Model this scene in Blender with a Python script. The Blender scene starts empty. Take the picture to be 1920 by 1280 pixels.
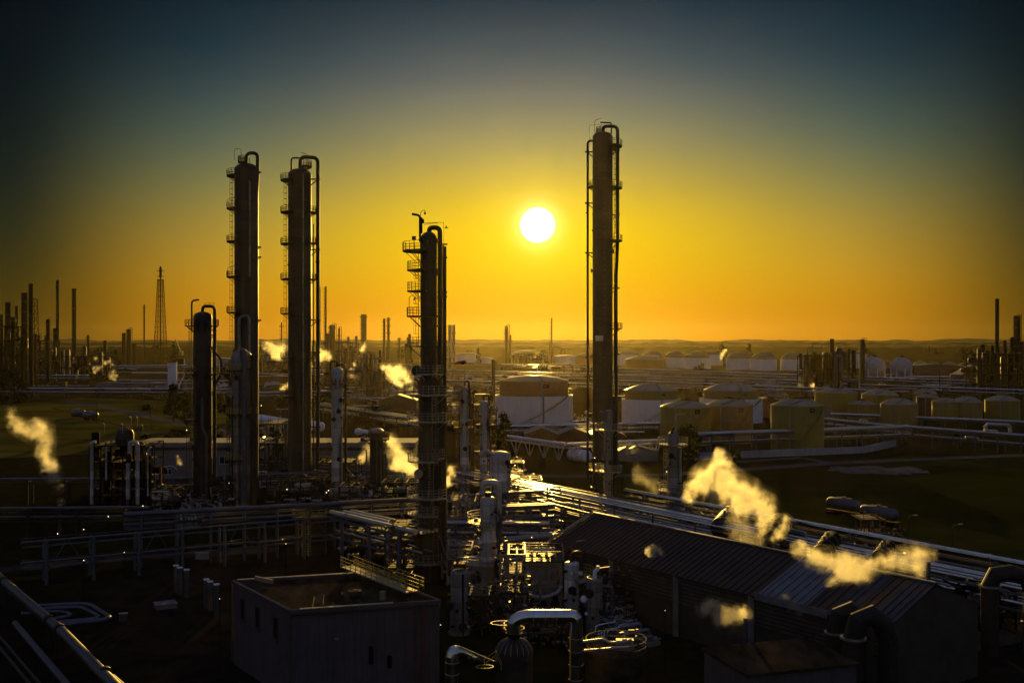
import bpy, bmesh, math, random
from mathutils import Vector as V, Matrix, noise
random.seed(11)
rnd = random.random
sc = bpy.context.scene
COL = sc.collection
H, F = 40.0, 2000.0            # eye height above the plant floor (m); focal length in 1920-wide pixels
R = math.radians
def wx(px, d): return (px - 960) * d / F
def wz(py, d): return H - (py - 640) * d / F
def gd(py, z=0.0): return (H - z) * F / (py - 640)
def P(px, py, d): return V((wx(px, d), d, wz(py, d)))
def PZ(px, py, z=0.0):
    d = gd(py, z); return V((wx(px, d), d, z))

# ------------------------------------------------------------------ mesh builder
def fillet(path, rad, k=4):
    path = [V(p) for p in path]
    out = [path[0]]
    for i in range(1, len(path) - 1):
        a, b, c = path[i-1], path[i], path[i+1]
        u, w = a - b, c - b
        t = min(rad, u.length * .48, w.length * .48)
        p, q = b + u.normalized() * t, b + w.normalized() * t
        for j in range(k + 1):
            s = j / k
            out.append(p * (1-s)**2 + b * 2*s*(1-s) * 1.0 + q * s * s)
    out.append(path[-1])
    return out

class MB:
    def __init__(s): s.v = []; s.f = []; s.s = []
    def add(s, vs, fs, sm=False):
        o = len(s.v)
        s.v += [tuple(v) for v in vs]; s.f += [tuple(i + o for i in f) for f in fs]; s.s += [sm] * len(fs)
        return s
    def box(s, c, sz, rz=0.0):
        x, y, z = sz[0]/2, sz[1]/2, sz[2]/2
        cr, sr = math.cos(rz), math.sin(rz)
        vs = [(c[0] + a*x*cr - b*y*sr, c[1] + a*x*sr + b*y*cr, c[2] + e*z) for e in (-1, 1) for a, b in ((-1,-1),(1,-1),(1,1),(-1,1))]
        return s.add(vs, [(3,2,1,0),(4,5,6,7),(0,1,5,4),(1,2,6,5),(2,3,7,6),(3,0,4,7)])
    def bar(s, p, q, w, h=None):
        p, q = V(p), V(q); h = h or w
        t = (q - p)
        if t.length < 1e-6: return s
        t.normalize()
        up = V((0,0,1)) if abs(t.z) < .95 else V((0,1,0))
        a = t.cross(up).normalized() * (w/2); b = a.cross(t).normalized() * (h/2)
        vs = [e + a*i + b*j for e in (p, q) for i, j in ((-1,-1),(1,-1),(1,1),(-1,1))]
        return s.add(vs, [(0,1,2,3),(7,6,5,4),(4,5,1,0),(5,6,2,1),(6,7,3,2),(7,4,0,3)])
    def tube(s, path, r, n=8, cap=True):
        path = [V(p) for p in path]
        m = len(path); rr = r if isinstance(r, (list, tuple)) else [r] * m
        ts = []
        for i in range(m):
            a = path[max(i-1, 0)]; b = path[min(i+1, m-1)]
            ts.append((b - a).normalized())
        up = V((0,0,1)) if abs(ts[0].z) < .9 else V((1,0,0))
        nrm = (up - ts[0] * up.dot(ts[0])).normalized()
        vs = []
        for i in range(m):
            nrm = nrm - ts[i] * nrm.dot(ts[i])
            nrm.normalize(); bn = ts[i].cross(nrm)
            for k in range(n):
                a = 2*math.pi*(k+.5)/n
                vs.append(path[i] + (nrm*math.cos(a) + bn*math.sin(a)) * rr[i])
        fs = [(i*n+k, i*n+(k+1)%n, (i+1)*n+(k+1)%n, (i+1)*n+k) for i in range(m-1) for k in range(n)]
        s.add(vs, fs, n > 5)
        if cap:
            o = len(s.v) - m*n
            s.f += [tuple(o+k for k in reversed(range(n))), tuple(o+(m-1)*n+k for k in range(n))]; s.s += [False, False]
        return s
    def cyl(s, p, q, r, r2=None, n=12): return s.tube([p, q], [r, r if r2 is None else r2], n)
    def lathe(s, cx, cy, prof, n=28):
        vs = []; m = len(prof)
        for r, z in prof:
            for k in range(n):
                a = 2*math.pi*k/n; vs.append((cx + r*math.cos(a), cy + r*math.sin(a), z))
        fs = [(i*n+k, i*n+(k+1)%n, (i+1)*n+(k+1)%n, (i+1)*n+k) for i in range(m-1) for k in range(n)]
        s.add(vs, fs, True)
        o = len(s.v) - m*n
        s.f += [tuple(o+k for k in reversed(range(n))), tuple(o+(m-1)*n+k for k in range(n))]; s.s += [False, False]
        return s
    def sphere(s, c, r, n=14, sq=1.0):
        m = n//2
        return s.lathe(c[0], c[1], [(max(1e-3, r*math.sin(math.pi*i/m)), c[2] - r*sq*math.cos(math.pi*i/m)) for i in range(m+1)], n)
    def sector(s, cx, cy, r0, r1, a0, a1, z, th):
        n = max(2, int(abs(a1 - a0) / 15)); vs = []
        full = abs(a1 - a0) >= 359
        for i in range(n + 1):
            a = R(a0 + (a1 - a0) * i / n); c, w = math.cos(a), math.sin(a)
            vs += [(cx+r0*c, cy+r0*w, z), (cx+r1*c, cy+r1*w, z), (cx+r1*c, cy+r1*w, z-th), (cx+r0*c, cy+r0*w, z-th)]
        fs = []
        for i in range(n):
            o, q = i*4, i*4+4
            for j in range(4): fs.append((o+j, o+(j+1)%4, q+(j+1)%4, q+j))
        if not full: fs += [(3,2,1,0), (n*4, n*4+1, n*4+2, n*4+3)]
        return s.add(vs, fs)
    def rail(s, pts, h=1.2, t=.06, rows=3, step=1.6, close=False):
        pts = [V(p) for p in pts]
        if close: pts = pts + [pts[0]]
        for k in range(rows):
            z = h * (k + 1) / rows
            s.tube([p + V((0,0,z)) for p in pts], t, 4)
        for a, b in zip(pts[:-1], pts[1:]):
            n = max(1, int((b - a).length / step))
            for i in range(n):
                p = a.lerp(b, i / n); s.bar(p, p + V((0,0,h)), t*1.6)
        s.bar(pts[-1], pts[-1] + V((0,0,h)), t*1.6)
        return s
    def ladder(s, p, q, side, w=.6, t=.05, cage=True, out=None, step=.45):
        p, q = V(p), V(q); a = V(side).normalized() * (w/2)
        s.bar(p - a, q - a, t*1.7); s.bar(p + a, q + a, t*1.7)
        L = (q - p).length; n = int(L / step)
        for i in range(1, n):
            c = p.lerp(q, i/n); s.bar(c - a, c + a, t)
        if cage and out is not None and L > 3:
            o = V(out).normalized() * .75
            n = max(2, int((L - 2) / 1.4))
            z0 = p.lerp(q, 2.0 / L)
            for i in range(n + 1):
                c = z0.lerp(q, i / n)
                s.tube([c - a, c - a*1.15 + o*.55, c + o, c + a*1.15 + o*.55, c + a], t*.9, 4)
            for w0, o0 in ((-1.15, .55), (0, 1), (1.15, .55)):
                s.bar(z0 + a*w0 + o*o0, q + a*w0 + o*o0, t)
        return s

ORG = {}
def _new(name, data, parent, org):
    o = bpy.data.objects.new(name, data); COL.objects.link(o)
    if parent is not None:
        o.parent = parent
    else:
        o.location = org
    ORG[o] = V(org)
    return o
def build(name, mb, mat, parent=None, org=(0,0,0), label=None, angle=35):
    if parent is not None: org = ORG[parent]
    me = bpy.data.meshes.new(name)
    ox, oy, oz = org
    me.from_pydata([(a-ox, b-oy, c-oz) for a, b, c in mb.v], [], mb.f)
    me.polygons.foreach_set('use_smooth', mb.s)
    me.materials.append(mat); me.update()
    me.set_sharp_from_angle(angle=R(angle))
    o = _new(name, me, parent, org)
    if label: o['label'] = label
    return o
def tag(o, label, cat, group=None, kind=None):
    if label: o['label'] = label
    if cat: o['category'] = cat
    if group: o['group'] = group
    if kind: o['kind'] = kind
    return o
def thing(name, label, cat, loc, group=None):
    return tag(_new(name, None, None, V(loc)), label, cat, group)
def solo(name, label, cat, mb, mat, loc, group=None, kind=None, angle=35):
    return tag(build(name, mb, mat, None, V(loc), angle=angle), label, cat, group, kind)
def setting(name, mb, mat, kind='structure', loc=(0,0,0)):
    o = build(name, mb, mat, None, V(loc)); o['kind'] = kind; return o
def copy_tree(o, loc=None, label=None, group=None, rz=0.0, parent=None):
    c = o.copy(); COL.objects.link(c)
    if parent is not None: c.parent = parent
    if loc is not None: c.location = loc; c.rotation_euler.z = rz
    if label: c['label'] = label
    if group: c['group'] = group
    for ch in list(o.children): copy_tree(ch, parent=c)
    return c

# ------------------------------------------------------------------ materials
MATS = {}
def nt(m):
    m.use_nodes = True; t = m.node_tree; t.nodes.clear(); return t
def N(t, kind, **kw):
    n = t.nodes.new(kind)
    for k, v in kw.items():
        if k.startswith('i_'): n.inputs[k[2:].replace('_', ' ')].default_value = v
        else: setattr(n, k, v)
    return n
def math_(t, op, a, b=None, c=None, clamp=False):
    n = t.nodes.new('ShaderNodeMath'); n.operation = op; n.use_clamp = clamp
    for i, x in enumerate((a, b, c)):
        if x is None: continue
        if isinstance(x, (int, float)): n.inputs[i].default_value = x
        else: t.links.new(x, n.inputs[i])
    return n.outputs[0]
def ramp(t, fac, stops, interp='LINEAR'):
    n = t.nodes.new('ShaderNodeValToRGB'); cr = n.color_ramp; cr.interpolation = interp
    while len(cr.elements) > 1: cr.elements.remove(cr.elements[-1])
    for i, (p, c) in enumerate(stops):
        e = cr.elements[0] if i == 0 else cr.elements.new(p)
        e.position = p; e.color = (*c, 1) if len(c) == 3 else c
    t.links.new(fac, n.inputs[0]); return n.outputs[0]
def mixc(t, fac, a, b, mode='MIX'):
    n = t.nodes.new('ShaderNodeMix'); n.data_type = 'RGBA'; n.blend_type = mode
    for sock, x in ((n.inputs[0], fac), (n.inputs[6], a), (n.inputs[7], b)):
        if isinstance(x, (int, float)): sock.default_value = x
        elif isinstance(x, (tuple, list)): sock.default_value = (*x, 1) if len(x) == 3 else x
        else: t.links.new(x, sock)
    return n.outputs[2]
def mat(name, col, rough=.6, metal=0.0, var=.35, scale=.6, col2=None, panels=None, streak=0.0, bump=0.0, bscale=6.0, spec=.5, stretch=(1,1,1), wave=None):
    """a weathered surface: two-scale noise mottling, optional sheet panels (height, angle), vertical rain streaks, corrugation"""
    m = bpy.data.materials.new(name); t = nt(m); L = t.links
    out = N(t, 'ShaderNodeOutputMaterial'); b = N(t, 'ShaderNodeBsdfPrincipled')
    L.new(b.outputs[0], out.inputs[0])
    tc = N(t, 'ShaderNodeTexCoord'); mp = N(t, 'ShaderNodeMapping'); mp.inputs['Scale'].default_value = stretch
    L.new(tc.outputs['Object'], mp.inputs[0])
    n1 = N(t, 'ShaderNodeTexNoise', i_Scale=scale, i_Detail=6.0, i_Roughness=.65); L.new(mp.outputs[0], n1.inputs['Vector'])
    c2 = col2 or tuple(x * (1 - var) for x in col)
    c1 = tuple(min(1, x * (1 + var * .5)) for x in col)
    f = ramp(t, n1.outputs[0], [(.32, (0,0,0)), (.68, (1,1,1))])
    c = mixc(t, f, c2, c1)
    if panels:
        sp = N(t, 'ShaderNodeSeparateXYZ'); L.new(tc.outputs['Object'], sp.inputs[0])
        zf = math_(t, 'FLOOR', math_(t, 'DIVIDE', sp.outputs[2], panels[0]))
        if len(panels) > 2:
            af = math_(t, 'FLOOR', math_(t, 'DIVIDE', math_(t, 'ADD', sp.outputs[0], sp.outputs[1]), panels[1]))
        else:
            af = math_(t, 'FLOOR', math_(t, 'DIVIDE', math_(t, 'ARCTAN2', sp.outputs[1], sp.outputs[0]), panels[1]))
        cb = N(t, 'ShaderNodeCombineXYZ'); L.new(zf, cb.inputs[0]); L.new(af, cb.inputs[1])
        wn = N(t, 'ShaderNodeTexWhiteNoise', noise_dimensions='2D'); L.new(cb.outputs[0], wn.inputs['Vector'])
        k = ramp(t, wn.outputs[0], [(0, (.82,.82,.82)), (.6, (.95,.94,.92)), (.9, (1.08,1.08,1.08)), (.985, (1.5,1.48,1.45))])
        c = mixc(t, 1.0, c, k, 'MULTIPLY')
        # dark seams between the sheets
        fr = math_(t, 'FRACT', math_(t, 'DIVIDE', sp.outputs[2], panels[0]))
        seam = math_(t, 'LESS_THAN', fr, .05)
        c = mixc(t, math_(t, 'MULTIPLY', seam, .55), c, (0.01,.01,.01))
    if streak:
        ms = N(t, 'ShaderNodeMapping'); ms.inputs['Scale'].default_value = (2.2, 2.2, .08); L.new(tc.outputs['Object'], ms.inputs[0])
        n2 = N(t, 'ShaderNodeTexNoise', i_Scale=1.6, i_Detail=4.0); L.new(ms.outputs[0], n2.inputs['Vector'])
        c = mixc(t, math_(t, 'MULTIPLY', ramp(t, n2.outputs[0], [(.45, (0,0,0)), (.7, (1,1,1))]), streak), c, (.05,.032,.02))
    L.new(c, b.inputs['Base Color'])
    b.inputs['Metallic'].default_value = metal
    b.inputs['Specular IOR Level'].default_value = spec
    rr = N(t, 'ShaderNodeMapRange'); rr.inputs[3].default_value = max(.05, rough - .12); rr.inputs[4].default_value = min(1, rough + .15)
    L.new(n1.outputs[0], rr.inputs[0]); L.new(rr.outputs[0], b.inputs['Roughness'])
    hgt = None
    if wave:
        wv = N(t, 'ShaderNodeTexWave', wave_type='BANDS', bands_direction=wave[1]); wv.inputs['Scale'].default_value = wave[0]
        L.new(tc.outputs['Object'], wv.inputs['Vector']); hgt = wv.outputs['Fac']; bump = max(bump, .6)
        bd = wave[2] if len(wave) > 2 else .25
    elif bump:
        n3 = N(t, 'ShaderNodeTexNoise', i_Scale=bscale, i_Detail=5.0); L.new(tc.outputs['Object'], n3.inputs['Vector']); hgt = n3.outputs[0]; bd = .3
    if hgt is not None:
        bp = N(t, 'ShaderNodeBump'); bp.inputs['Strength'].default_value = bump; bp.inputs['Distance'].default_value = bd
        L.new(hgt, bp.inputs['Height']); L.new(bp.outputs[0], b.inputs['Normal'])
    MATS[name] = m
    return m
M = MATS
mat('column_steel', (.046,.028,.016), .5, .35, .45, .25, panels=(2.6, 2.1), streak=.5)
mat('column_insulated', (.26,.25,.24), .5, .45, .3, .3, panels=(2.2, 2.6), streak=.55)
mat('white_insulated', (.5,.48,.47), .45, .3, .25, .4, panels=(2.0, 3.3), streak=.4)
mat('dark_steel', (.04,.034,.029), .55, .3, .4, .8, spec=.25)
mat('black_steel', (.012,.010,.009), .8, 0, .4, .8, spec=.05)
mat('rust_steel', (.13,.05,.028), .7, .15, .5, .9, streak=.4)
mat('pipe_metal', (.50,.49,.48), .42, .9, .3, .5)
mat('pipe_shiny', (.70,.68,.66), .17, 1.0, .25, .6)
mat('pipe_grey', (.105,.105,.13), .42, .5, .35, .6)
mat('frame_grey', (.10,.105,.13), .55, .2, .35, .7)
mat('galvanised', (.33,.30,.27), .5, .7, .35, 1.5)
mat('yellow_paint', (.42,.30,.03), .5, .1, .4, .8)
mat('red_paint', (.45,.04,.03), .5, 0, .3, .8)
mat('white_paint', (.82,.79,.86), .5, 0, .12, .15, streak=.18)
mat('tank_buff', (.36,.225,.05), .6, .05, .2, .1, streak=.28)
mat('tank_olive', (.30,.225,.03), .6, .05, .2, .1, streak=.28)
mat('tank_orange', (.40,.18,.05), .6, .05, .2, .1, streak=.2)
mat('tank_roof', (.38,.32,.2), .36, .6, .25, .25)
mat('tank_roof_shaded', (.15,.11,.06), .6, .1, .25, .1)  # darker copy of tank_roof for far domes, shade put into the colour
mat('concrete', (.2,.19,.18), .85, 0, .3, .4, bump=.2, spec=0)
mat('slat_board', (.11,.095,.075), .7, 0, .4, .6, spec=.1)
mat('wall_render', (.105,.09,.103), .85, 0, .2, .3, streak=.35, spec=0)
mat('bund_white', (.42,.40,.42), .8, 0, .2, .2, streak=.3, spec=0)
mat('grating', (.07,.06,.05), .75, .2, .4, 2)
mat('hill_haze', (.13,.105,.035), .9, 0, .6, .006, spec=0)  # pale ridges: the hazy band between treelines put into the base colour
mat('grass_lit', (.105,.088,.015), .9, 0, .7, .03, col2=(.028,.030,.006), spec=0, stretch=(.4,1,1))  # brighter copy of grass, sunlight and shadow streaks put into its colours
mat('wall_pale', (.21,.20,.205), .8, 0, .2, .2, streak=.2)
mat('roof_felt', (.055,.042,.025), .8, 0, .75, .35, bump=.12, bscale=1.2, stretch=(1,.35,1), spec=0)
mat('parapet', (.40,.38,.35), .35, .5, .3, .6)
mat('roof_rust', (.055,.024,.009), .6, .1, .6, .35, streak=.3)
mat('roof_dim', (.05,.055,.07), .6, .1, .5, .5, spec=.2)
mat('roof_pale', (.15,.15,.165), .5, .2, .35, .3)
mat('cladding', (.06,.05,.04), .6, .2, .4, .4)
mat('dark_trim', (.03,.03,.032), .6, 0, .3, .5)
mat('glass', (.015,.016,.02), .12, .0, .3, .4)
mat('window_trim', (.5,.5,.52), .5, 0, .2, .5)
mat('bark', (.06,.045,.03), .9, 0, .4, 2)
mat('leaf', (.045,.06,.012), .7, 0, .6, .8, spec=0)
mat('leaf_dark', (.03,.038,.012), .75, 0, .6, .8, spec=0)
mat('wood_far', (.014,.016,.005), .9, 0, .5, .04, spec=0)
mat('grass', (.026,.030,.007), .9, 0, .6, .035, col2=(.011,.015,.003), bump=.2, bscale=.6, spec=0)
mat('road', (.10,.095,.09), .75, 0, .3, .15, spec=0)
mat('track', (.045,.04,.034), .9, 0, .4, .4, spec=0)
mat('spoil', (.17,.14,.115), .95, 0, .5, .3, bump=.6, bscale=.8, spec=0)
def ground_mat():
    m = bpy.data.materials.new('plant_floor'); t = nt(m); L = t.links
    out = N(t, 'ShaderNodeOutputMaterial'); b = N(t, 'ShaderNodeBsdfPrincipled'); L.new(b.outputs[0], out.inputs[0])
    tc = N(t, 'ShaderNodeTexCoord')
    a = N(t, 'ShaderNodeTexNoise', i_Scale=.012, i_Detail=8.0, i_Roughness=.6); L.new(tc.outputs['Object'], a.inputs['Vector'])
    d = N(t, 'ShaderNodeTexNoise', i_Scale=.25, i_Detail=6.0); L.new(tc.outputs['Object'], d.inputs['Vector'])
    c = ramp(t, a.outputs[0], [(.35, (.014,.012,.010)), (.47, (.022,.019,.014)), (.53, (.014,.016,.005)), (.7, (.024,.021,.008))])
    c = mixc(t, 1.0, c, ramp(t, d.outputs[0], [(.3, (.55,.55,.55)), (.7, (1.35,1.3,1.25))]), 'MULTIPLY')
    L.new(c, b.inputs['Base Color']); b.inputs['Roughness'].default_value = .9; b.inputs['Specular IOR Level'].default_value = 0
    MATS['ground'] = m
ground_mat()
def glow(name, col, s):
    m = bpy.data.materials.new(name); t = nt(m)
    out = N(t, 'ShaderNodeOutputMaterial'); e = N(t, 'ShaderNodeEmission'); e.inputs[0].default_value = (*col, 1); e.inputs[1].default_value = s
    t.links.new(e.outputs[0], out.inputs[0]); MATS[name] = m
glow('lamp_glow', (1, .72, .35), 4.0)
HAZE = 1.0e-5
# ------------------------------------------------------------------ ground, roads, fields, hills
g = MB()
g.add([(-4400,-180,0),(4400,-180,0),(4400,5300,0),(-4400,5300,0)], [(0,1,2,3)])
setting('ground', g, M['ground'])
def sheet(name, pts, m, z):
    s = MB(); s.add([(x, y, z) for x, y in pts], [tuple(range(len(pts)))])
    if (pts[1][0]-pts[0][0])*(pts[2][1]-pts[0][1]) - (pts[1][1]-pts[0][1])*(pts[2][0]-pts[0][0]) < 0: s.f = [tuple(reversed(s.f[0]))]
    return setting(name, s, m)
def gp(px, py): d = gd(py); return (wx(px, d), d)
def strip(name, pts, w, m, z):
    s = MB(); pts = [V((x, y, 0)) for x, y in pts]; vs = []
    for i, p in enumerate(pts):
        tn = (pts[min(i+1, len(pts)-1)] - pts[max(i-1, 0)]).normalized(); n = V((-tn.y, tn.x, 0)) * (w/2)
        vs += [p + n + V((0,0,z)), p - n + V((0,0,z))]
    s.add(vs, [(2*i, 2*i+1, 2*i+3, 2*i+2) for i in range(len(pts)-1)]); return setting(name, s, m)
sheet('grass_field', [gp(-60,862), gp(440,838), gp(440,775), gp(330,752), gp(150,745), gp(-60,765)], M['grass_lit'], .02)
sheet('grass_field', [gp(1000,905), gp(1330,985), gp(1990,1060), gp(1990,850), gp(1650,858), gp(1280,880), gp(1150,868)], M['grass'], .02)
strip('road', [gp(120,752), gp(195,762), gp(300,785), gp(430,811), gp(560,838)], 9, M['road'], .04)
strip('road', [gp(900,885), gp(1060,893), gp(1240,890), gp(1420,878), gp(1560,868), gp(1700,862), gp(1990,850)], 7, M['road'], .04)
strip('road', [gp(1560,868), gp(1500,858), gp(1380,866)], 5, M['road'], .06)
strip('path', [gp(100,765), gp(160,782), gp(260,806), gp(360,822)], 2.2, M['track'], .04)
strip('railway_track', [gp(1230,925), gp(1330,945), gp(1560,985), gp(1760,1022)], 2.6, M['track'], .06)
strip('railway_track', [gp(1210,940), gp(1320,962), gp(1540,1002)], 2.6, M['track'], .06)
# heap of bare soil on the dark field
sp_ = MB(); c = gp(1650, 882); n = 26; rows = []
for j in range(n):
    for i in range(n):
        u, v = i/(n-1)*2-1, j/(n-1)*2-1
        x, y = c[0] + u*17, c[1] + v*11; rr = max(0, 1 - (u*u + v*v)*1.25 + .9*noise.noise(V((u*2.3, v*2.3, 7))) - .1)
        sp_.v.append((x, y, .05 + rr**.7 * (1.1 + 1.3*noise.noise(V((x*.15, y*.15, 3)))) * .8 if rr > 0 else -.4))
for j in range(n-1):
    for i in range(n-1): sp_.f.append((j*n+i, j*n+i+1, (j+1)*n+i+1, (j+1)*n+i)); sp_.s.append(True)
solo('soil_heap', 'low pale heap of bare soil lying on the dark grass field', 'soil heap', sp_, M['spoil'], (c[0], c[1], 0))

def ridge(name, y0, depth, h, seed, x0=-4200, x1=4200, step=26, lump=9, kind='structure', m='wood_far'):
    """a long wooded rise whose crest is broken by crowns"""
    s = MB(); nx = int((x1 - x0) / step); ny = 7
    for j in range(ny):
        tt = j / (ny - 1)
        for i in range(nx + 1):
            x = x0 + i * step; y = y0 + tt * depth
            base = h * (.93 + .09 * noise.noise(V((x*.0016, seed, 0))) + .14 * noise.noise(V((x*.0041, seed+5, 0))))
            l = lump * (1.3*noise.noise(V((x*.014, y*.012, seed))) + .8*noise.noise(V((x*.045, y*.04, seed+2))) + .5*(rnd()-.5))
            prof = math.sin(math.pi * min(1, .12 + .88*tt) * .98) ** .45 if j else 0
            s.v.append((x, y, max(-1, (base + l) * prof) if j else -1))
    for j in range(ny-1):
        for i in range(nx): a = j*(nx+1)+i; s.f.append((a, a+1, a+nx+2, a+nx+1)); s.s.append(False)
    return setting(name, s, M[m], kind)
ridge('hills', 4500, 700, 50, 3, -4000, 4000, 30, 5, m='hill_haze')
ridge('hills', 3800, 500, 37, 17, -3300, 3300, 22, 6)
ridge('hills', 3200, 450, 30, 29, -2800, 2800, 18, 6, m='hill_haze')
ridge('woods', 2800, 300, 25, 41, -2300, 2300, 13, 7, 'stuff')
ridge('woods', 2350, 130, 20, 57, -1800, -150, 10, 7, 'stuff')
ridge('woods', 2400, 150, 17, 67, 260, 1800, 10, 7, 'stuff')

# ------------------------------------------------------------------ generators
class Ctx: pass
def column(name, label, cat, px, top, d, w, m, dome=.55, group=None, skirt=1.06, steps=None, n=30):
    """upright vessel with skirt, shell and domed head; w and top in photo pixels at distance d"""
    c = Ctx(); c.x, c.y, c.r, c.d = wx(px, d), d, w/2*d/F, d
    c.zt = wz(top, d); c.Z = lambda py: wz(py, d); c.X = lambda p: wx(p, d)
    c.root = thing(name, label, cat, (c.x, c.y, 0), group)
    r = c.r; zs = c.zt - r*dome
    pr = [(r*skirt*1.12, 0), (r*skirt*1.12, .4), (r*skirt, .4), (r*skirt, 3.2), (r, 3.6)]
    if steps:
        for py, k in steps: pr += [(pr[-1][0], c.Z(py) - r*.5), (r*k, c.Z(py))]
    rt = pr[-1][0]; c.rt = rt
    pr.append((rt, zs))
    for i in range(1, 7):
        a = math.pi/2*i/6; pr.append((max(.25*rt*.3, rt*math.cos(a)), zs + (c.zt - zs)*math.sin(a)))
    s = MB().lathe(c.x, c.y, pr, n)
    # stiffening rings
    z = 8.0
    while z < zs - 3:
        rr = rt if steps and z > c.Z(steps[-1][0]) else r
        s.lathe(c.x, c.y, [(rr*1.0, z), (rr*1.035, z+.02), (rr*1.035, z+.22), (rr*1.0, z+.24)], n); z += 9.5
    c.shell = build('shell', s, m, c.root)
    rs = random.Random(int(px*7+top))
    for k in range(8):
        s = MB(); z = rs.uniform(.12,.95)*zs; a = R(rs.uniform(190,350)); rr = rt if steps and z > c.Z(steps[-1][0]) else r; u = V((math.cos(a), math.sin(a), 0)); q = V((c.x,c.y,z))
        big = rs.random() < .3; w_ = .42 if big else .16
        s.cyl(q+u*rr*.97, q+u*(rr+.45), w_, n=10); s.cyl(q+u*(rr+.4), q+u*(rr+.52), w_*1.5, n=10); build('nozzle', s, M['dark_steel'], c.root)
    return c
def radius_at(c, z): return c.rt if z > c.zt*.6 else c.r
def platform(c, py, a0, a1, wd, m='dark_steel', mr='dark_steel', h=1.4, t=None, r=None, z=None):
    z = c.Z(py) if z is None else z; r = r or radius_at(c, z); t = t or max(.04, c.d*.00026)
    s = MB().sector(c.x, c.y, r*.96, r + wd, a0, a1, z, max(.22, c.d*.0011))
    # brackets under the deck
    k = max(2, int(abs(a1-a0)/40))
    for i in range(k+1):
        a = R(a0 + (a1-a0)*(i+.02)/(k+.04)); u = V((math.cos(a), math.sin(a), 0)); b = V((c.x, c.y, z-.1))
        s.bar(b + u*(r + wd*.9), b + u*r*.98 + V((0,0,-wd*.8)), t*2)
    p = build('platform', s, M[m], c.root)
    nn = max(3, int(abs(a1-a0)/14)); pts = []
    for i in range(nn+1):
        a = R(a0 + (a1-a0)*i/nn); pts.append((c.x + (r+wd-.05)*math.cos(a), c.y + (r+wd-.05)*math.sin(a), z))
    rl = MB()
    full = abs(a1-a0) >= 359
    if not full:
        for a in (a0, a1):
            q = (c.x + (r+.25)*math.cos(R(a)), c.y + (r+.25)*math.sin(R(a)), z)
            if a == a0: pts.insert(0, q)
            else: pts.append(q)
    rl.rail(pts, h, t, 3, 1.5)
    build('railing', rl, M[mr], p)
    return p
def ladder(c, py0, py1, ang, off=.35, m='dark_steel', cage=True, t=None):
    t = t or max(.035, c.d*.00024); z0, z1 = c.Z(py0), c.Z(py1)
    a = R(ang); u = V((math.cos(a), math.sin(a), 0)); sd = V((-u.y, u.x, 0))
    r = max(radius_at(c, z0), radius_at(c, z1)) + off
    s = MB().ladder(V((c.x, c.y, z0)) + u*r, V((c.x, c.y, z1)) + u*r, sd, .7, t, cage, u)
    return build('ladder', s, M[m], c.root)
def pipe(c, pts, r, m='dark_steel', name='pipe', bend=None, n=12, k=5, flanges=()):
    s = MB().tube(fillet(pts, bend or r*3, k), r, n)
    for f in flanges: s.cyl(V(f) - V((0,0,.15)), V(f) + V((0,0,.15)), r*1.4, n=n)
    return build(name, s, M[m], c.root)
def pxy(c, px, py, dy=0.0): return V((wx(px, c.d), c.d + dy, wz(py, c.d)))
def bracket(c, pxa, pxb, py, dy=0.0, m='dark_steel'):
    t = max(.12, c.d*.0009); s = MB()
    a, b = pxy(c, pxa, py, dy), pxy(c, pxb, py, dy)
    s.bar(a, b, t*1.4); q = b.lerp(a, .1); s.bar(q, a + V((0, 0, -abs(b.x-a.x)*.75)), t)
    s.box((b.x, b.y, b.z), (abs(b.x-a.x)*.35, abs(b.x-a.x)*.35, t*1.6))
    return build('bracket', s, M[m], c.root)
def lamp_on(c, px, py, reach, m='dark_steel', hgt=2.5, head=.28):
    """swan neck work light on a platform edge"""
    a = pxy(c, px, py); s = MB(); t = max(.04, c.d*.00022)
    sg = 1 if reach > 0 else -1
    s.tube(fillet([a, a + V((0,0,hgt)), a + V((reach, 0, hgt + abs(reach)*.25))], .5, 3), t, 5)
    l = build('work_light', s, M[m], c.root)
    b = a + V((reach, 0, hgt + abs(reach)*.25)); h = MB()
    h.bar(b - V((sg*.1,0,0)), b + V((sg*head*3, 0, head*.8)), head*1.6, head*.7)
    build('lamp_head', h, M['pipe_shiny'], l)

# ------------------------------------------------------------------ the tall columns
STD = ['overhead_pipe']
# short dark column
c = column('distillation_column', 'short dark column with hooped vapour pipe and bent vent pipe, first from the grass field', 'column', 380, 584, 258, 34, M['column_steel'])
pipe(c, [pxy(c,380,588), pxy(c,380,574), pxy(c,402.5,574), pxy(c,402.5,950)], 6*c.d/F/2, name='overhead_pipe', flanges=[pxy(c,402.5,620)])
platform(c, 610, 100, 265, 2.0); platform(c, 610, -60, 70, 1.6); platform(c, 700, 110, 250, 2.0); platform(c, 700, -60, 60, 1.8); platform(c, 785, 120, 260, 1.9)
for a, b in ((700,610),(785,700),(925,785)): ladder(c, a, b, 190)
pipe(c, [pxy(c,362,620,-1), pxy(c,362,564,-1), pxy(c,376,562,-1)], .22, name='vent_pipe')
pipe(c, [pxy(c,399,650,-1), pxy(c,417,675,-1), pxy(c,417,700,-1), pxy(c,404,722,-1)], .28, name='loop_pipe')
pipe(c, [pxy(c,386,745,-3), pxy(c,386,800,-3.2), pxy(c,394,815,-3.2), pxy(c,394,930,-3.2)], .3, 'pipe_grey', name='drain_pipe')
pipe(c, [pxy(c,376,720,-3), pxy(c,376,948,-3)], .2, 'dark_steel')
for y in (628, 655, 735, 820, 890): bracket(c, 394, 404, y)
s = MB(); s.rail([pxy(c,384,573), pxy(c,402,573)], .6, .06, 1, 1); build('pipe_guard', s, M['dark_steel'], c.root)

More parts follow.
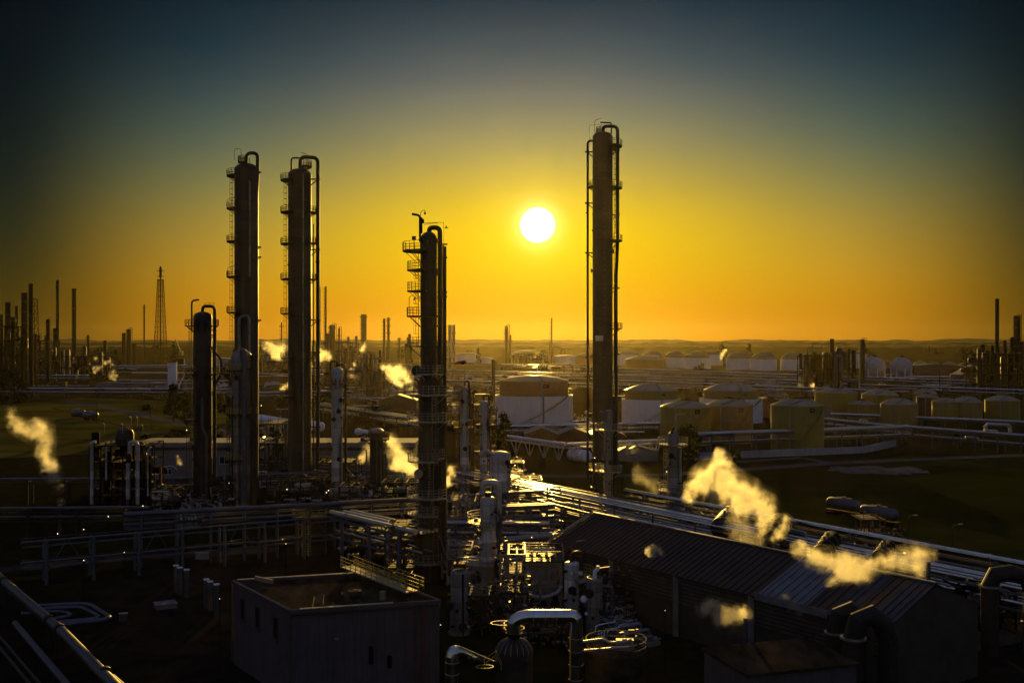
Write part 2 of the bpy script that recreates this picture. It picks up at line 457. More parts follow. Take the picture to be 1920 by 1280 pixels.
# the pair of tall dark columns
c = column('distillation_column', 'tall dark column behind a shorter grey one, platforms stacked along its side', 'column', 462, 306, 270, 44, M['column_steel'])
pipe(c, [pxy(c,462,312), pxy(c,462,287), pxy(c,483,287), pxy(c,483,330), pxy(c,481,360), pxy(c,481,936)], 6.5*c.d/F/2, name='overhead_pipe')
for y in (330, 391, 453, 519, 585): platform(c, y, 105, 250, 1.9)
for a, b in ((391,333),(453,394),(519,456),(585,522),(660,588)): ladder(c, a, b, 195)
platform(c, 304, 80, 270, 1.2, r=.9)
for x, y in ((425,391-9),(426,519-9)): lamp_on(c, x+1, y+8, .9, hgt=2.2)
s = MB(); s.tube(fillet([pxy(c,440,300), pxy(c,440,279), pxy(c,452,279), pxy(c,452,304)], .5, 3), .06, 5); build('light_hoop', s, M['dark_steel'], c.root)
pipe(c, [pxy(c,474,520,-3.1), pxy(c,474,345,-3.1), pxy(c,470,340,-2)], .22, 'column_insulated', name='riser_pipe')
pipe(c, [pxy(c,455,700,-3.2), pxy(c,455,595,-3.2), pxy(c,470,592,-3.2), pxy(c,473,600,-3.2), pxy(c,473,936,-3.2)], .42, 'column_insulated', name='riser_pipe')
for y in (323, 463, 482, 600): bracket(c, 484, 489, y)

c = column('distillation_column', 'tall dark column with a full length vapour pipe down one side and thin red stacks behind', 'column', 562, 316, 287, 43, M['column_steel'])
pipe(c, [pxy(c,563,320), pxy(c,563,294), pxy(c,596,296), pxy(c,596,900)], 7*c.d/F/2, name='overhead_pipe', flanges=[pxy(c,596,491)])
pipe(c, [pxy(c,545,330,1), pxy(c,545,295,1), pxy(c,560,295,1)], .25, name='vent_pipe')
for y in (338, 398, 457, 523, 587, 670, 741): platform(c, y, 105, 250, 2.0)
for y in (398, 455, 523, 670): platform(c, y, -55, 65, 1.5)
for a, b in ((398,342),(457,401),(523,460),(587,526),(670,590),(741,673),(880,745)): ladder(c, a, b, 192)
platform(c, 312, -60, 100, 2.4, r=.9); lamp_on(c, 577, 312, -.9, hgt=3.2)
for y in (336, 468, 600, 660, 755, 800): bracket(c, 583, 598, y)
pipe(c, [pxy(c,573,330,-3.4), pxy(c,573,898,-3.4)], .2, 'column_insulated', name='riser_pipe')
pipe(c, [pxy(c,588,420), pxy(c,588,895)], .16, name='riser_pipe')

# shorter grey column in front of the first tall one
c = column('insulated_column', 'grey clad column with shoulder cone and yellow platforms, standing before the tall dark one', 'column', 453, 655, 254, 38, M['column_insulated'], dome=.75)
pipe(c, [pxy(c,460,690,-3.0), pxy(c,460,656,-3.0), pxy(c,465,657,-3.4), pxy(c,465,935,-3.4)], .55, 'pipe_grey', name='overhead_pipe')
for y in (693, 775, 860): platform(c, y, 150, 300, 1.2, 'dark_steel', 'yellow_paint')
for y in (690, 775): platform(c, y, -80, 30, 1.3, 'dark_steel', 'yellow_paint')
platform(c, 700, 160, 220, 2.4); lamp_on(c, 428, 692, .9, hgt=2.2)
for a, b in ((775,693),(860,778),(930,863)): ladder(c, a, b, 200)
pipe(c, [pxy(c,478,665,-1.5), pxy(c,478,945,-1.5)], .75, 'column_steel', name='downcomer')
pipe(c, [pxy(c,441,740,-2.6), pxy(c,441,940,-2.6)], .2); pipe(c, [pxy(c,455,700,-3), pxy(c,455,940,-3)], .25, 'rust_steel')
for x, y in ((436,735),(432,862),(474,836),(436,905),(478,908)):
    lamp_on(c, x, y+12, .6 if x < 450 else -.6, hgt=1.2)

# pale slim column
c = column('insulated_column', 'slim pale column with a dark hooped pipe, between two tall dark ones', 'column', 632, 688, 271, 21, M['white_insulated'], dome=.6)
pipe(c, [pxy(c,632,690), pxy(c,632,683), pxy(c,648,683), pxy(c,648,935)], .33, name='overhead_pipe')
pipe(c, [pxy(c,620,718,-.5), pxy(c,620,677,-.5), pxy(c,633,677,-.5)], .25, name='vent_pipe')
platform(c, 718, 100, 270, 1.8); platform(c, 718, -60, 60, 1.3); ladder(c, 920, 720, 190)
for y in (712, 723, 830): bracket(c, 640, 649, y)
s = MB(); s.box(pxy(c,613,700,-.3), (1.3,.5,.8)); build('control_box', s, M['black_steel'], c.root)
lamp_on(c, 610, 712, .01, hgt=1.6); pipe(c, [pxy(c,643,800,-1.2), pxy(c,640,820,-1.6), pxy(c,640,930,-1.6)], .2, 'pipe_grey')

# dark capped column with drum
c = column('capped_column', 'dark stubby column with a dished cap and white side drum', 'column', 706, 806, 266, 24, M['column_steel'], dome=.3)
s = MB().lathe(c.x, c.y, [(1.75, c.zt-.6), (1.8, c.zt-.2), (1.2, c.zt+.35), (.3, c.zt+.6)], 24); build('cap', s, M['galvanised'], c.root)
platform(c, 822, 90, 300, 1.8); platform(c, 822, -70, 70, 1.6); ladder(c, 930, 822, -20)
s = MB().sphere(pxy(c,671,809), .95, 16); s.cyl(pxy(c,672,809), pxy(c,690,811), .7, n=14); build('side_drum', s, M['white_paint'], c.root)
for x in (689, 716): pipe(c, [pxy(c,x,840,-1.9), pxy(c,x,938,-1.9)], .2, 'pipe_grey')
pipe(c, [pxy(c,694,800,-2), pxy(c,708,822,-2), pxy(c,708,938,-2)], .14, 'pipe_grey')
pipe(c, [pxy(c,719,915,-1), pxy(c,719,852,-1), pxy(c,724,850,-1), pxy(c,725,905,-1)], .16)

# front centre column with ring platforms
c = column('distillation_column', 'brown column ringed by many railed platforms, nearest the flat roofed building', 'column', 804, 434, 178, 39, M['column_steel'], dome=.75, steps=[(705, .80)], n=32)
platform(c, 470, 85, 270, 3.0); platform(c, 506, 90, 260, 2.2); platform(c, 545, 90, 265, 2.2); platform(c, 592, 80, 300, 2.3); platform(c, 648, 80, 300, 2.3)
for y, a0, a1, wd in ((700,130,330,1.2),(738,120,330,2.0),(788,110,330,1.9),(862,110,300,1.8),(857,300,350,1.0),(930,100,330,1.9),(961,95,300,1.9)):
    platform(c, y, a0, a1, wd, 'galvanised', 'galvanised')
platform(c, 1050, 0, 360, 1.7, 'galvanised', 'galvanised')
for a, b in ((506,473),(545,509),(592,548),(648,595)): ladder(c, a, b, 188)
ladder(c, 862, 742, -62, m='galvanised'); ladder(c, 1040, 935, -58, m='galvanised', cage=False); ladder(c, 930, 864, -75, m='galvanised', cage=False)
pipe(c, [pxy(c,805,440), pxy(c,805,427), pxy(c,825,427), pxy(c,825,1085)], .42, name='overhead_pipe', flanges=[pxy(c,825,760), pxy(c,825,960)])
pipe(c, [pxy(c,833.5,462), pxy(c,833.5,1085)], .34, name='side_riser', flanges=[pxy(c,833,708), pxy(c,833,965)])
pipe(c, [pxy(c,788,445,-.5), pxy(c,788,408,-.5), pxy(c,785,404,-.5), pxy(c,773,402,-.5)], .2, name='vent_pipe')
pipe(c, [pxy(c,791,438,-.3), pxy(c,791,408,-.3)], .15, name='vent_pipe')
s = MB(); s.tube(fillet([pxy(c,789,420,-.3), pxy(c,789,397,-.3), pxy(c,797,394,-.3), pxy(c,797,399,-.3)], .5, 3), .05, 5); s.cyl(pxy(c,797,398.5,-.3), pxy(c,797,403,-.3), .2, .1, 8); build('work_light', s, M['dark_steel'], c.root)
s = MB(); s.box(pxy(c,792,415,-.2), (.6,.5,.7)); s.box(pxy(c,777,447,-.8), (.65,.4,.6)); s.bar(pxy(c,777,449,-.8), pxy(c,777,470,-.8), .08); build('control_box', s, M['black_steel'], c.root)
s = MB(); s.bar(pxy(c,793,418), pxy(c,832,417), .07); s.bar(pxy(c,832,417), pxy(c,832,458), .07); s.bar(pxy(c,795,421), pxy(c,820,418), .07); build('davit_arm', s, M['dark_steel'], c.root)
s = MB().sphere(pxy(c,792,450,-.6), .6, 12); s.sphere(pxy(c,817,452,-.4), .5, 12); build('nozzle_pod', s, M['column_steel'], c.root)
for y in (458, 483, 548, 556, 640, 672): bracket(c, 820, 836, y)
for x, y in ((768,592),(764,708)):
    s = MB(); a = pxy(c,x,y,-.6); s.tube(fillet([a, a+V((0,0,3.2)), a+V((.8,0,3.4)), a+V((.85,0,3.0))], .45, 4), .05, 5); s.cyl(a+V((.85,0,2.95)), a+V((.85,0,2.6)), .12, .2, 8); build('work_light', s, M['dark_steel'], c.root)
s = MB().cyl(pxy(c,787,884,-2.6), pxy(c,787,884,-2.75), .75, n=20); build('manhole_cover', s, M['galvanised'], c.root)
s = MB().cyl(pxy(c,783,694,-1.9), pxy(c,783,694,-2.1), .85, n=20); build('manhole_cover', s, M['dark_steel'], c.root)
for x in (812, 820): pipe(c, [pxy(c,x,800,-1.8), pxy(c,x,1088,-1.8)], .22)

# tallest column, by the white tank
c = column('distillation_column', 'tallest column of the plant, pipes down both sides, beside the big white tank', 'column', 1130, 247, 291, 38, M['column_steel'], dome=.55)
pipe(c, [pxy(c,1131,252), pxy(c,1131,237), pxy(c,1158,237), pxy(c,1158,460), pxy(c,1155,520), pxy(c,1155,900)], 6.5*c.d/F/2, name='overhead_pipe', flanges=[pxy(c,1157,422), pxy(c,1155,664)])
pipe(c, [pxy(c,1118,264), pxy(c,1102,264), pxy(c,1102,905)], 4.6*c.d/F/2, name='side_riser', flanges=[pxy(c,1102,285), pxy(c,1101,399), pxy(c,1100,670), pxy(c,1100,772)])
pipe(c, [pxy(c,1147,250,1), pxy(c,1147,229,1), pxy(c,1126,228.5,1)], .2, name='vent_pipe')
for y in (274, 352, 451, 615): platform(c, y, -60, 65, 2.6)
for y in (350,): platform(c, y, 120, 240, 1.4)
for a, b in ((352,278),(451,355),(530,454),(615,534),(700,618)): ladder(c, a, b, -12)
for y in (285, 381, 474, 705, 775): bracket(c, 1111, 1099, y)
for y in (282, 403, 540, 664): bracket(c, 1149, 1160, y)
platform(c, 249, 100, 260, 1.0, r=.8)
s = MB(); s.bar(pxy(c,1105,262), pxy(c,1105,235), .07); s.bar(pxy(c,1105,235), pxy(c,1132,234), .07); s.tube(fillet([pxy(c,1115,252), pxy(c,1115,226), pxy(c,1128,222)], .4, 3), .07, 5); s.bar(pxy(c,1121,245), pxy(c,1128,234), .12); build('davit_arm', s, M['dark_steel'], c.root)
for yy in range(300, 560, 12):
    pass
s = MB().box(pxy(c,1120,634,-2.9), (1.5,.25,1.5)); s.box(pxy(c,1127.5,634,-2.75), (.5,.25,1.4)); build('cladding_patch', s, M['white_insulated'], c.root)
s = MB()
for k in range(34):
    y = 300 + k*11.5
    for x, dy in ((1132,-2.79),(1143,-1.9),(1117,-1.9)): 
        if rnd() < .75: s.box(pxy(c, x, y+rnd()*3, dy), (.16,.12,.16))
build('rivet_studs', s, M['galvanised'], c.root)
platform(c, 880, 140, 300, 1.6)

# slim column before it
c = column('insulated_column', 'slim column with ring platforms, rising from behind the rusty shed roof', 'column', 1142, 768, 240, 20, M['column_insulated'], dome=.6)
for y in (805, 882, 966): platform(c, y, 120, 330, 2.0, 'galvanised', 'galvanised')
platform(c, 966, -30, 60, 2.0, 'galvanised', 'galvanised')
for y in (795, 960):
    s = MB().cyl(pxy(c,1131,y,-1.6), pxy(c,1131,y,-1.8), .7, n=18); build('manhole_cover', s, M['galvanised'], c.root)
for x in (1150, 1156): pipe(c, [pxy(c,x,742,-.8), pxy(c,x,980,-.8)], .2, 'dark_steel')
pipe(c, [pxy(c,1131,800,-1), pxy(c,1131,772,-1), pxy(c,1124,772,-1)], .22, 'pipe_grey')
ladder(c, 966, 885, -60, cage=False); ladder(c, 882, 808, -60, cage=False)
for x in (1170,): pipe(c, [pxy(c,x,860), pxy(c,x,978)], .08, 'dark_steel', name='handrail_post')
pipe(c, [pxy(c,1147,775,-.4), pxy(c,1151,762,-.4), pxy(c,1156,775,-.4)], .18)

c = column('insulated_column', 'slim column with a round top deck and swan neck pipe, against the olive tanks', 'column', 1262, 808, 228, 21, M['column_insulated'], dome=.9)
platform(c, 832, 0, 360, 2.0, 'galvanised', 'galvanised'); platform(c, 918, 120, 300, 2.2, 'galvanised', 'galvanised'); platform(c, 964, 0, 360, 1.7, 'galvanised', 'galvanised')
pipe(c, [pxy(c,1266,838,-.6), pxy(c,1266,782,-.6), pxy(c,1270,775.5,-.6), pxy(c,1284,775.5,-.6)], .16, 'galvanised', name='vent_pipe')
pipe(c, [pxy(c,1275,838,-.3), pxy(c,1275,985,-.3)], .3, 'pipe_metal', name='downcomer')
ladder(c, 918, 836, 200, m='galvanised'); ladder(c, 964, 920, 200, m='galvanised')
pipe(c, [pxy(c,1259,815,-.8), pxy(c,1259,804,-.8), pxy(c,1263,800,-.8)], .22, 'dark_steel'); pipe(c, [pxy(c,1253,920,-1.4), pxy(c,1259,925,-1.4), pxy(c,1259,960,-1.4)], .14, 'pipe_grey')

# the pair with rusty pipework (behind the ringed column)
for px, top, w, lab in ((871, 724, 17, 'slim silver column in a rusty pipe cage, windsock above it'), (908, 750, 17, 'slim silver column with dark hooped pipe, beside the windsock column')):
    c = column('insulated_column', lab, 'column', px, top, 278, w, M['white_insulated'], dome=.8)
    pipe(c, [pxy(c,px+.5,top+3), pxy(c,px+.5,top-10), pxy(c,px+9,top-10), pxy(c,px+9,top+60)], .3, 'dark_steel', name='overhead_pipe')
    for x in ((px-10, px+12, px+17) if px < 900 else (px+6, px+12)):
        pipe(c, [pxy(c,x,top+rnd()*20,-.6), pxy(c,x,928,-.6)], .16 + rnd()*.12, 'rust_steel')
    for y in ((top+8, top+30, 800, 885) if px < 900 else (top+45, 845)): platform(c, y, -60, 250, 1.7, 'rust_steel', 'rust_steel')
    ladder(c, 925, top+8, 185, m='rust_steel')
    for y in range(top+20, 910, 45): bracket(c, px+4, px+13, y, -.6, 'rust_steel')
    if px < 900:
        c9 = c
ws = thing('windsock', 'red and dark windsock on a thin pole above the rusty columns', 'windsock', (wx(871.5,278), 278, wz(726,278)))
s = MB().bar(P(871.5,726,278), P(871.5,678,278), .12); s.tube(fillet([P(866,712,278), P(866,695,278), P(868,694,278), P(868,698,278)], .3, 3), .06, 5); build('pole', s, M['dark_steel'], ws)
s = MB().tube([P(872,679,278), P(866,679,277.5), P(858,680,277), P(852,682,276.6)], [.55,.5,.36,.2], 14, False); build('sock', s, M['red_paint'], ws)
s = MB().tube([P(869,679,277.7), P(863,679.6,277.3)], [.54,.46], 14, False); build('sock_band', s, M['black_steel'], ws)

# white domed vessel under the flare
c = column('domed_vessel', 'plump white domed vessel beside the rusty pipe cage', 'vessel', 938, 845, 246, 40, M['white_insulated'], dome=.45)
platform(c, 893, -40, 60, 2.2, 'galvanised', 'galvanised'); ladder(c, 960, 895, -25)
pipe(c, [pxy(c,900,852,-1), pxy(c,912,843,-1), pxy(c,918,850,-1)], .5, 'white_insulated'); 
s = MB().cyl(pxy(c,944,865,-2.4), pxy(c,944,865,-2.6), .7, n=18); build('manhole_cover', s, M['galvanised'], c.root)
pipe(c, [pxy(c,924,962,-2.4), pxy(c,924,890,-2.4)], .15, 'dark_steel')

# centre column with looped white pipe
c = column('insulated_column', 'pale column with looped pale pipe, rising among the crowded pipework', 'column', 915, 930, 170, 29, M['white_insulated'], dome=.35)
s = MB().cyl(pxy(c,915,932), pxy(c,915,922), .55, n=14); build('nozzle', s, M['dark_steel'], c.root)
pipe(c, [pxy(c,905,925,.3), pxy(c,905,905,.3), pxy(c,935,905,.3), pxy(c,935,985,.3)], .52, 'pipe_metal', name='overhead_pipe', bend=1.0)
pipe(c, [pxy(c,930,950,-1), pxy(c,939,965,-1), pxy(c,939,1095,-1)], .3, 'pipe_grey')
pipe(c, [pxy(c,934,975,-1.2), pxy(c,934,1098,-1.2)], .16, 'pipe_grey')
platform(c, 977, 110, 290, 2.1, 'galvanised', 'galvanised'); platform(c, 1050, 110, 300, 3.6, 'galvanised', 'galvanised'); platform(c, 1050, -60, 50, 2.2, 'galvanised', 'galvanised'); platform(c, 1104, 110, 280, 2.6, 'galvanised', 'galvanised')
ladder(c, 1045, 980, 200, m='galvanised')
s = MB()
for x, y in ((921,986),(921,1002),(920,1042),(899,1010),(921,1098)): s.cyl(pxy(c,x,y,-1.5), pxy(c,x+3,y+1.5,-2.0), .28, n=10)
build('valve_cap', s, M['white_paint'], c.root)
pipe(c, [pxy(c,893,968,-1.6), pxy(c,893,975,-1.6)], .35, 'galvanised')

# near vessels
c = column('upright_vessel', 'grey upright vessel left of the looped pipe column', 'vessel', 862, 1066, 146, 35, M['column_insulated'], dome=.45)
s = MB()
s.box(pxy(c,862,1058), (1.6,1.6,.5)); s.tube(fillet([pxy(c,858,1062), pxy(c,858,1046), pxy(c,868,1046)], .4, 3), .18, 8); build('head_valve', s, M['rust_steel'], c.root)
pipe(c, [pxy(c,869,1072,-1.3), pxy(c,869,1190,-1.3)], .16, 'dark_steel')
c = column('upright_vessel', 'pale upright vessel standing against the hopper frame', 'vessel', 1072, 1052, 153, 28, M['white_insulated'], dome=.2)
pipe(c, [pxy(c,1072,1055), pxy(c,1072,1037), pxy(c,1090,1035), pxy(c,1090,1150)], .35, 'column_steel', name='overhead_pipe'); platform(c, 1082, -70, 60, 2.2, 'galvanised', 'yellow_paint')
for x, y, dy, r_ in ((1071,1072,-1.1,.22),(1071,1098,-1.1,.22),(1088,1073,-.4,.35)): build('gauge_cap', MB().sphere(pxy(c,x,y,dy), r_, 10), M['white_paint'], c.root)
c = column('upright_vessel', 'smooth grey cylinder vessel with a white elbow pipe on its lid', 'vessel', 1115, 1087, 143, 31, M['column_insulated'], dome=.06)
s = MB().tube(fillet([pxy(c,1115,1090), pxy(c,1115,1072), pxy(c,1120,1066)], .45, 3), .27, 10); s.cyl(pxy(c,1121,1069), pxy(c,1121,1060), .22, n=8); build('lid_elbow', s, M['white_paint'], c.root)
s = MB().bar(pxy(c,1122,1065), pxy(c,1144,1062), .12); build('vent_arm', s, M['galvanised'], c.root)
s = MB().rail([pxy(c,1115+14*math.cos(i*math.pi/8),1087) + V((0, 1.0*math.sin(i*math.pi/8), 0)) for i in range(17)], .35, .06, 1, .6); build('lid_rim', s, M['galvanised'], c.root)
for x, y, r_ in ((1095,1122,.52),(1099,1149,.25)): build('side_ball', MB().sphere(pxy(c,x,y,-.3), r_, 14), M['white_paint'], c.root)
pipe(c, [pxy(c,1128,1098,-.3), pxy(c,1147,1098,-.3), pxy(c,1147,1190,-.3)], .26, 'pipe_grey')

# foreground vessel, big mitred pipe
c = column('domed_vessel', 'dark metal vessel with a domed ribbed head under the big silver pipe arch', 'vessel', 964, 1194, 113, 70, M['dark_steel'], dome=.75, n=36)
s = MB()
for k in range(18):
    a = 2*math.pi*k/18; u = V((math.cos(a), math.sin(a), 0)); pts = []
    for i in range(6):
        b = math.pi/2*i/6; pts.append(V((c.x, c.y, c.zt - c.r*.75)) + u*(c.r*1.01*math.cos(b)) + V((0,0,c.r*.76*math.sin(b))))
    s.tube(pts, .03, 4)
build('head_rib', s, M['galvanised'], c.root)
s = MB().lathe(c.x, c.y, [(.62, c.zt-.1), (.62, c.zt+.3), (.9, c.zt+.32), (.9, c.zt+.5), (.55, c.zt+.52), (.55, c.zt+1.4)], 18); build('nozzle', s, M['black_steel'], c.root)
s = MB().rail([V((c.x + 1.1*math.cos(i*math.pi/6), c.y + 1.1*math.sin(i*math.pi/6), c.zt+.5)) for i in range(13)], 1.0, .03, 2, .7); s.tube([V((c.x+1.8*math.cos(i*math.pi/6)-.7, c.y+1.0*math.sin(i*math.pi/6), c.zt+1.5)) for i in range(13)], .05, 4); build('head_railing', s, M['galvanised'], c.root)
dd = 112.0
ar = thing('pipe_arch', 'big silver sheet clad pipe bent in an arch over the domed vessel', 'pipe', (wx(1080,dd), dd, 0))
ra = 13.2*dd/F
def mitre(path, r, n=24, k=3, bend=None): return MB().tube(fillet(path, bend or r*2.2, k), r, n)
s = mitre([P(964,1186,dd), P(962,1163,dd), P(985,1155,dd), P(1080,1155,dd), P(1080,1176,dd), V((wx(1080,dd), dd, 0))], ra, bend=1.9)
build('cladding', s, M['pipe_shiny'], ar, angle=12)
for x in (1000, 1022, 1043): build('cladding_seam', MB().cyl(P(x-.5,1155,dd), P(x+.5,1155,dd), ra*1.02, n=24), M['pipe_metal'], ar)
for y in (1195, 1219, 1245, 1272): build('cladding_seam', MB().cyl(P(1080,y-.5,dd), P(1080,y+.5,dd), ra*1.02, n=24), M['pipe_metal'], ar)
dd = 109.0
ar = thing('elbow_pipe', 'fat silver elbow pipe dropping beside the domed vessel', 'pipe', (wx(848,dd), dd, 0))
s = mitre([V((wx(848,dd), dd, 0)), P(848,1222,dd), P(858,1222,dd+.6), P(928,1252,dd+4)], .7, bend=1.6); build('cladding', s, M['pipe_shiny'], ar, angle=12)
for y in (1240, 1262): build('cladding_seam', MB().cyl(P(848,y-.6,dd), P(848,y+.6,dd), .72, n=24), M['pipe_metal'], ar)
s = MB().rail([P(908,1252,dd+1), P(930,1236,dd+1), P(940,1256,dd+1)], .9, .04, 2, .8); s.tube([V((wx(909,dd)+.9*math.cos(i*math.pi/6), dd+.6*math.sin(i*math.pi/6), wz(1249,dd))) for i in range(13)], .05, 4); build('service_rail', s, M['yellow_paint'], ar)

# round tank with railed lid
dd = 117.0
c = Ctx(); c.x, c.y, c.d = wx(1155,dd), dd, dd; zt = wz(1218,dd); c.root = thing('round_tank', 'dark round tank with thin railing and pipes across its lid', 'tank', (c.x, c.y, 0))
s = MB().lathe(c.x, c.y, [(3.4,0),(3.4,zt),(3.3,zt+.1),(.4,zt+.25)], 40); build('shell', s, M['roof_felt'], c.root)
s = MB().rail([V((c.x+3.3*math.cos(i*math.pi/14), c.y+3.3*math.sin(i*math.pi/14), zt)) for i in range(29)], 1.3, .035, 2, .9); build('railing', s, M['rust_steel'], c.root)
s = MB().tube(fillet([V((c.x-3.8,c.y-1,zt+1.2)), V((c.x-1.5,c.y-1,zt+1.5)), V((c.x-.8,c.y-1,zt+1.1)), V((c.x+1,c.y-1,zt+1.2)), V((c.x+1.6,c.y-1,zt+1.5))], .3, 3), .14, 8)
s.tube([V((c.x-3.6,c.y-2,zt+.5)), V((c.x+1.2,c.y-2,zt+.9))], .16, 8); build('lid_pipe', s, M['pipe_metal'], c.root)
s = MB()
for i in range(7):
    q = V((c.x+.2+rnd()*2.2, c.y-1+rnd()*1.5, zt+1.2+rnd()*.9)); s.box(q, (.25+rnd()*.4,.3,.14+rnd()*.3), rnd())
s.box((c.x+.9, c.y-.6, zt+.7), (1.9,.9,1.3)); build('valve_block', s, M['galvanised'], c.root)
# ------------------------------------------------------------------ pipe racks
def rack(name, label, A, B, width, levels, posts, mpost='frame_grey', mp=('pipe_metal','pipe_grey','pipe_metal'), group=None, brace=False, beamw=.3, postw=.4, vee=False, jit=.25, cat='pipe rack'):
    """trestle from A to B (ground points); levels = [(z, [(offset, radius), ...]), ...]; posts = how many bents"""
    A, B = V((A[0], A[1], 0)), V((B[0], B[1], 0)); u = (B - A).normalized(); v = V((-u.y, u.x, 0)); L = (B - A).length
    root = thing(name, label, cat, A, group)
    zt = max(z for z, _ in levels)
    for k in range(posts):
        q = A + u * L * (k + .5) / posts
        for sgn in (-1, 1):
            s = MB(); e = q + v * sgn * width/2
            if vee: s.bar(q + v*sgn*.2, e + u*1.8 + V((0,0,zt-.3)), postw*.7); s.bar(q + v*sgn*.2, e - u*1.8 + V((0,0,zt-.3)), postw*.7)
            else: s.bar(e, e + V((0,0,zt+.1)), postw)
            build('post', s, M[mpost], root)
        for z, _ in levels:
            zz = V((0,0,z - beamw/2 - .02)); build('cross_beam', MB().bar(q - v*(width/2) + zz, q + v*(width/2) + zz, beamw, beamw), M[mpost], root)
        if brace and k % 2 == 0:
            s = MB(); s.bar(q + v*width/2 + V((0,0,.5)), q + v*width/2 + u*L/posts*.5 + V((0,0,zt-.4)), .14); s.bar(q + v*width/2 + u*L/posts + V((0,0,.5)), q + v*width/2 + u*L/posts*.5 + V((0,0,zt-.4)), .14)
            build('wind_brace', s, M[mpost], root)
    for z, pp in levels:
        s = MB()
        for sgn in (-1, 1): s.bar(A + v*sgn*width/2 + V((0,0,z-beamw-.25)), B + v*sgn*width/2 + V((0,0,z-beamw-.25)), beamw*.6, beamw)
        build('side_beam', s, M[mpost], root)
        for i, (o, r) in enumerate(pp):
            h = jit * rnd(); a, b = A + v*o + V((0,0,z+r)), B + v*o + V((0,0,z+r))
            pts = [a]
            if L > 40 and r < .35 and rnd() < .6:      # expansion kink
                t0 = .2 + .6*rnd(); m0, m1 = a.lerp(b, t0), a.lerp(b, min(.95, t0 + 5/L))
                k = V((0,0,.9)) if rnd() < .5 else v*(1.2 if o > 0 else -1.2)
                pts += [m0, m0 + k, m1 + k, m1]
            pts.append(b)
            s = MB().tube(fillet(pts, r*2.5, 3), r, 10)
            n = int(L/12)
            for j in range(n):
                if rnd() < .35:
                    q = a.lerp(b, (j + rnd())/n); s.cyl(q - u*.12, q + u*.12, r*1.35, n=8)
            build('pipe', s, M[mp[i % len(mp)]], root)
    return root
def px2(px, py, z): p = PZ(px, py, z); return (p.x, p.y)
# bright rack running along the rusty shed
rack('pipe_rack', 'broad gleaming pipe rack sweeping past the rusty shed to the dark field edge', (-12, 276), (86, 125), 7, [(6.2, [(-3.1,.16),(-2.2,.1),(-1.5,.2),(-.3,.12),(.2,.22),(1.4,.12),(1.9,.15),(3.0,.24)]), (4.0, [(-2.5,.22),(-.6,.16),(1.0,.2),(2.6,.22)])], 15, mp=('pipe_shiny','pipe_metal','pipe_shiny','pipe_grey'))
rack('pipe_line', 'single fat silver pipe on short posts along the far side of the gleaming rack', (25, 236), (92, 133), 1.2, [(6.6, [(0,.5)])], 9, mp=('pipe_shiny',), cat='pipe')
# racks before the tall columns
rack('pipe_rack', 'blue grey pipe trestle crossing before the flat roofed building', px2(40,1014,7.2), px2(668,962,7.2), 4, [(7, [(-1.6,.2),(1.5,.18)]), (3.6, [(-1.2,.2),(1.0,.14)])], 8, brace=True, mp=('pipe_grey','dark_steel','pipe_grey'), beamw=.26, postw=.42)
rack('pipe_rack', 'higher blue grey pipe line on thin posts just behind the front trestle', px2(232,964,9.4), px2(782,936,9.4), 2, [(9, [(-.5,.46),(.6,.18)]), (7.4, [(-.4,.2),(.5,.2)])], 9, mp=('pipe_grey',), beamw=.2, postw=.3)
rack('pipe_rack', 'low beam trestle at the feet of the three tall columns', (-104, 262), (-22, 292), 3, [(5.2, [(-1,.3),(0,.2),(1,.3)]), (3.4, [(-1,.25),(.6,.25)])], 10, mp=('pipe_grey','pipe_metal'), beamw=.5)
rack('pipe_rack', 'trussed pipe bridge with bright parallel pipes, beside the ringed column', px2(640,958,9), px2(800,1000,8.6), 5, [(8.6, [(-2.2,.45),(-1.1,.3),(-.3,.22),(.5,.3),(1.3,.2),(2.1,.3)]), (5.4, [(-1,.2),(1,.2)])], 3, brace=True, mp=('pipe_metal','pipe_shiny','pipe_metal'), beamw=.35, postw=.5)
rack('pipe_rack', 'grey pipe trestle leaving the ringed column towards the shed', px2(836,932,7.5), px2(1012,922,7.5), 3, [(7.3, [(-1,.38),(0,.2),(.9,.3)]), (4.6, [(-1,.25),(.7,.4)])], 4, mp=('pipe_grey',))
rack('pipe_rack', 'pipe trestle with boxed frame between looped pipe column and shed gable', px2(944,950,7.5), px2(1035,946,7.5), 4, [(7.3, [(-1.5,.3),(1.5,.22)]), (5, [(-1.4,.35),(0,.2),(1.2,.3)])], 3, mp=('pipe_grey','pipe_metal'))
rack('pipe_rack', 'low trestle with a thick brown pipe in front of the shed gable', px2(838,1025,3.5), px2(1045,1004,3.5), 2.4, [(3.2, [(-.5,.62),(.8,.2)])], 5, mp=('column_insulated',))
rack('pipe_rack', 'low pipe run by the gable, dotted with sun glints', px2(836,978,5.5), px2(1030,980,5.5), 3, [(5.2, [(-1,.3),(0,.2),(1,.25)]), (3.4, [(-1,.3),(.8,.3)])], 5, mp=('pipe_metal','pipe_grey'))
rack('pipe_rack', 'bent grey pipe trestle running from the looped column to the tallest column', px2(945,925,6), px2(1112,968,6), 1.2, [(6, [(0,.3)]), (4.6, [(.2,.3)])], 5, mp=('pipe_grey',))
rack('pipe_rack', 'dark trestle by the big steam cloud in the bottom corner', (-112, 216), (-74, 218), 3, [(6, [(-1,.3),(.4,.2)]), (4.2, [(-.5,.25)])], 4, mpost='dark_steel', mp=('pipe_grey',))
rack('pipe_rack', 'dark overhead line behind the big corner steam cloud', (-132, 262), (-96, 263), 3, [(6, [(-1,.3),(.4,.25)])], 4, mpost='dark_steel', mp=('pipe_grey',))
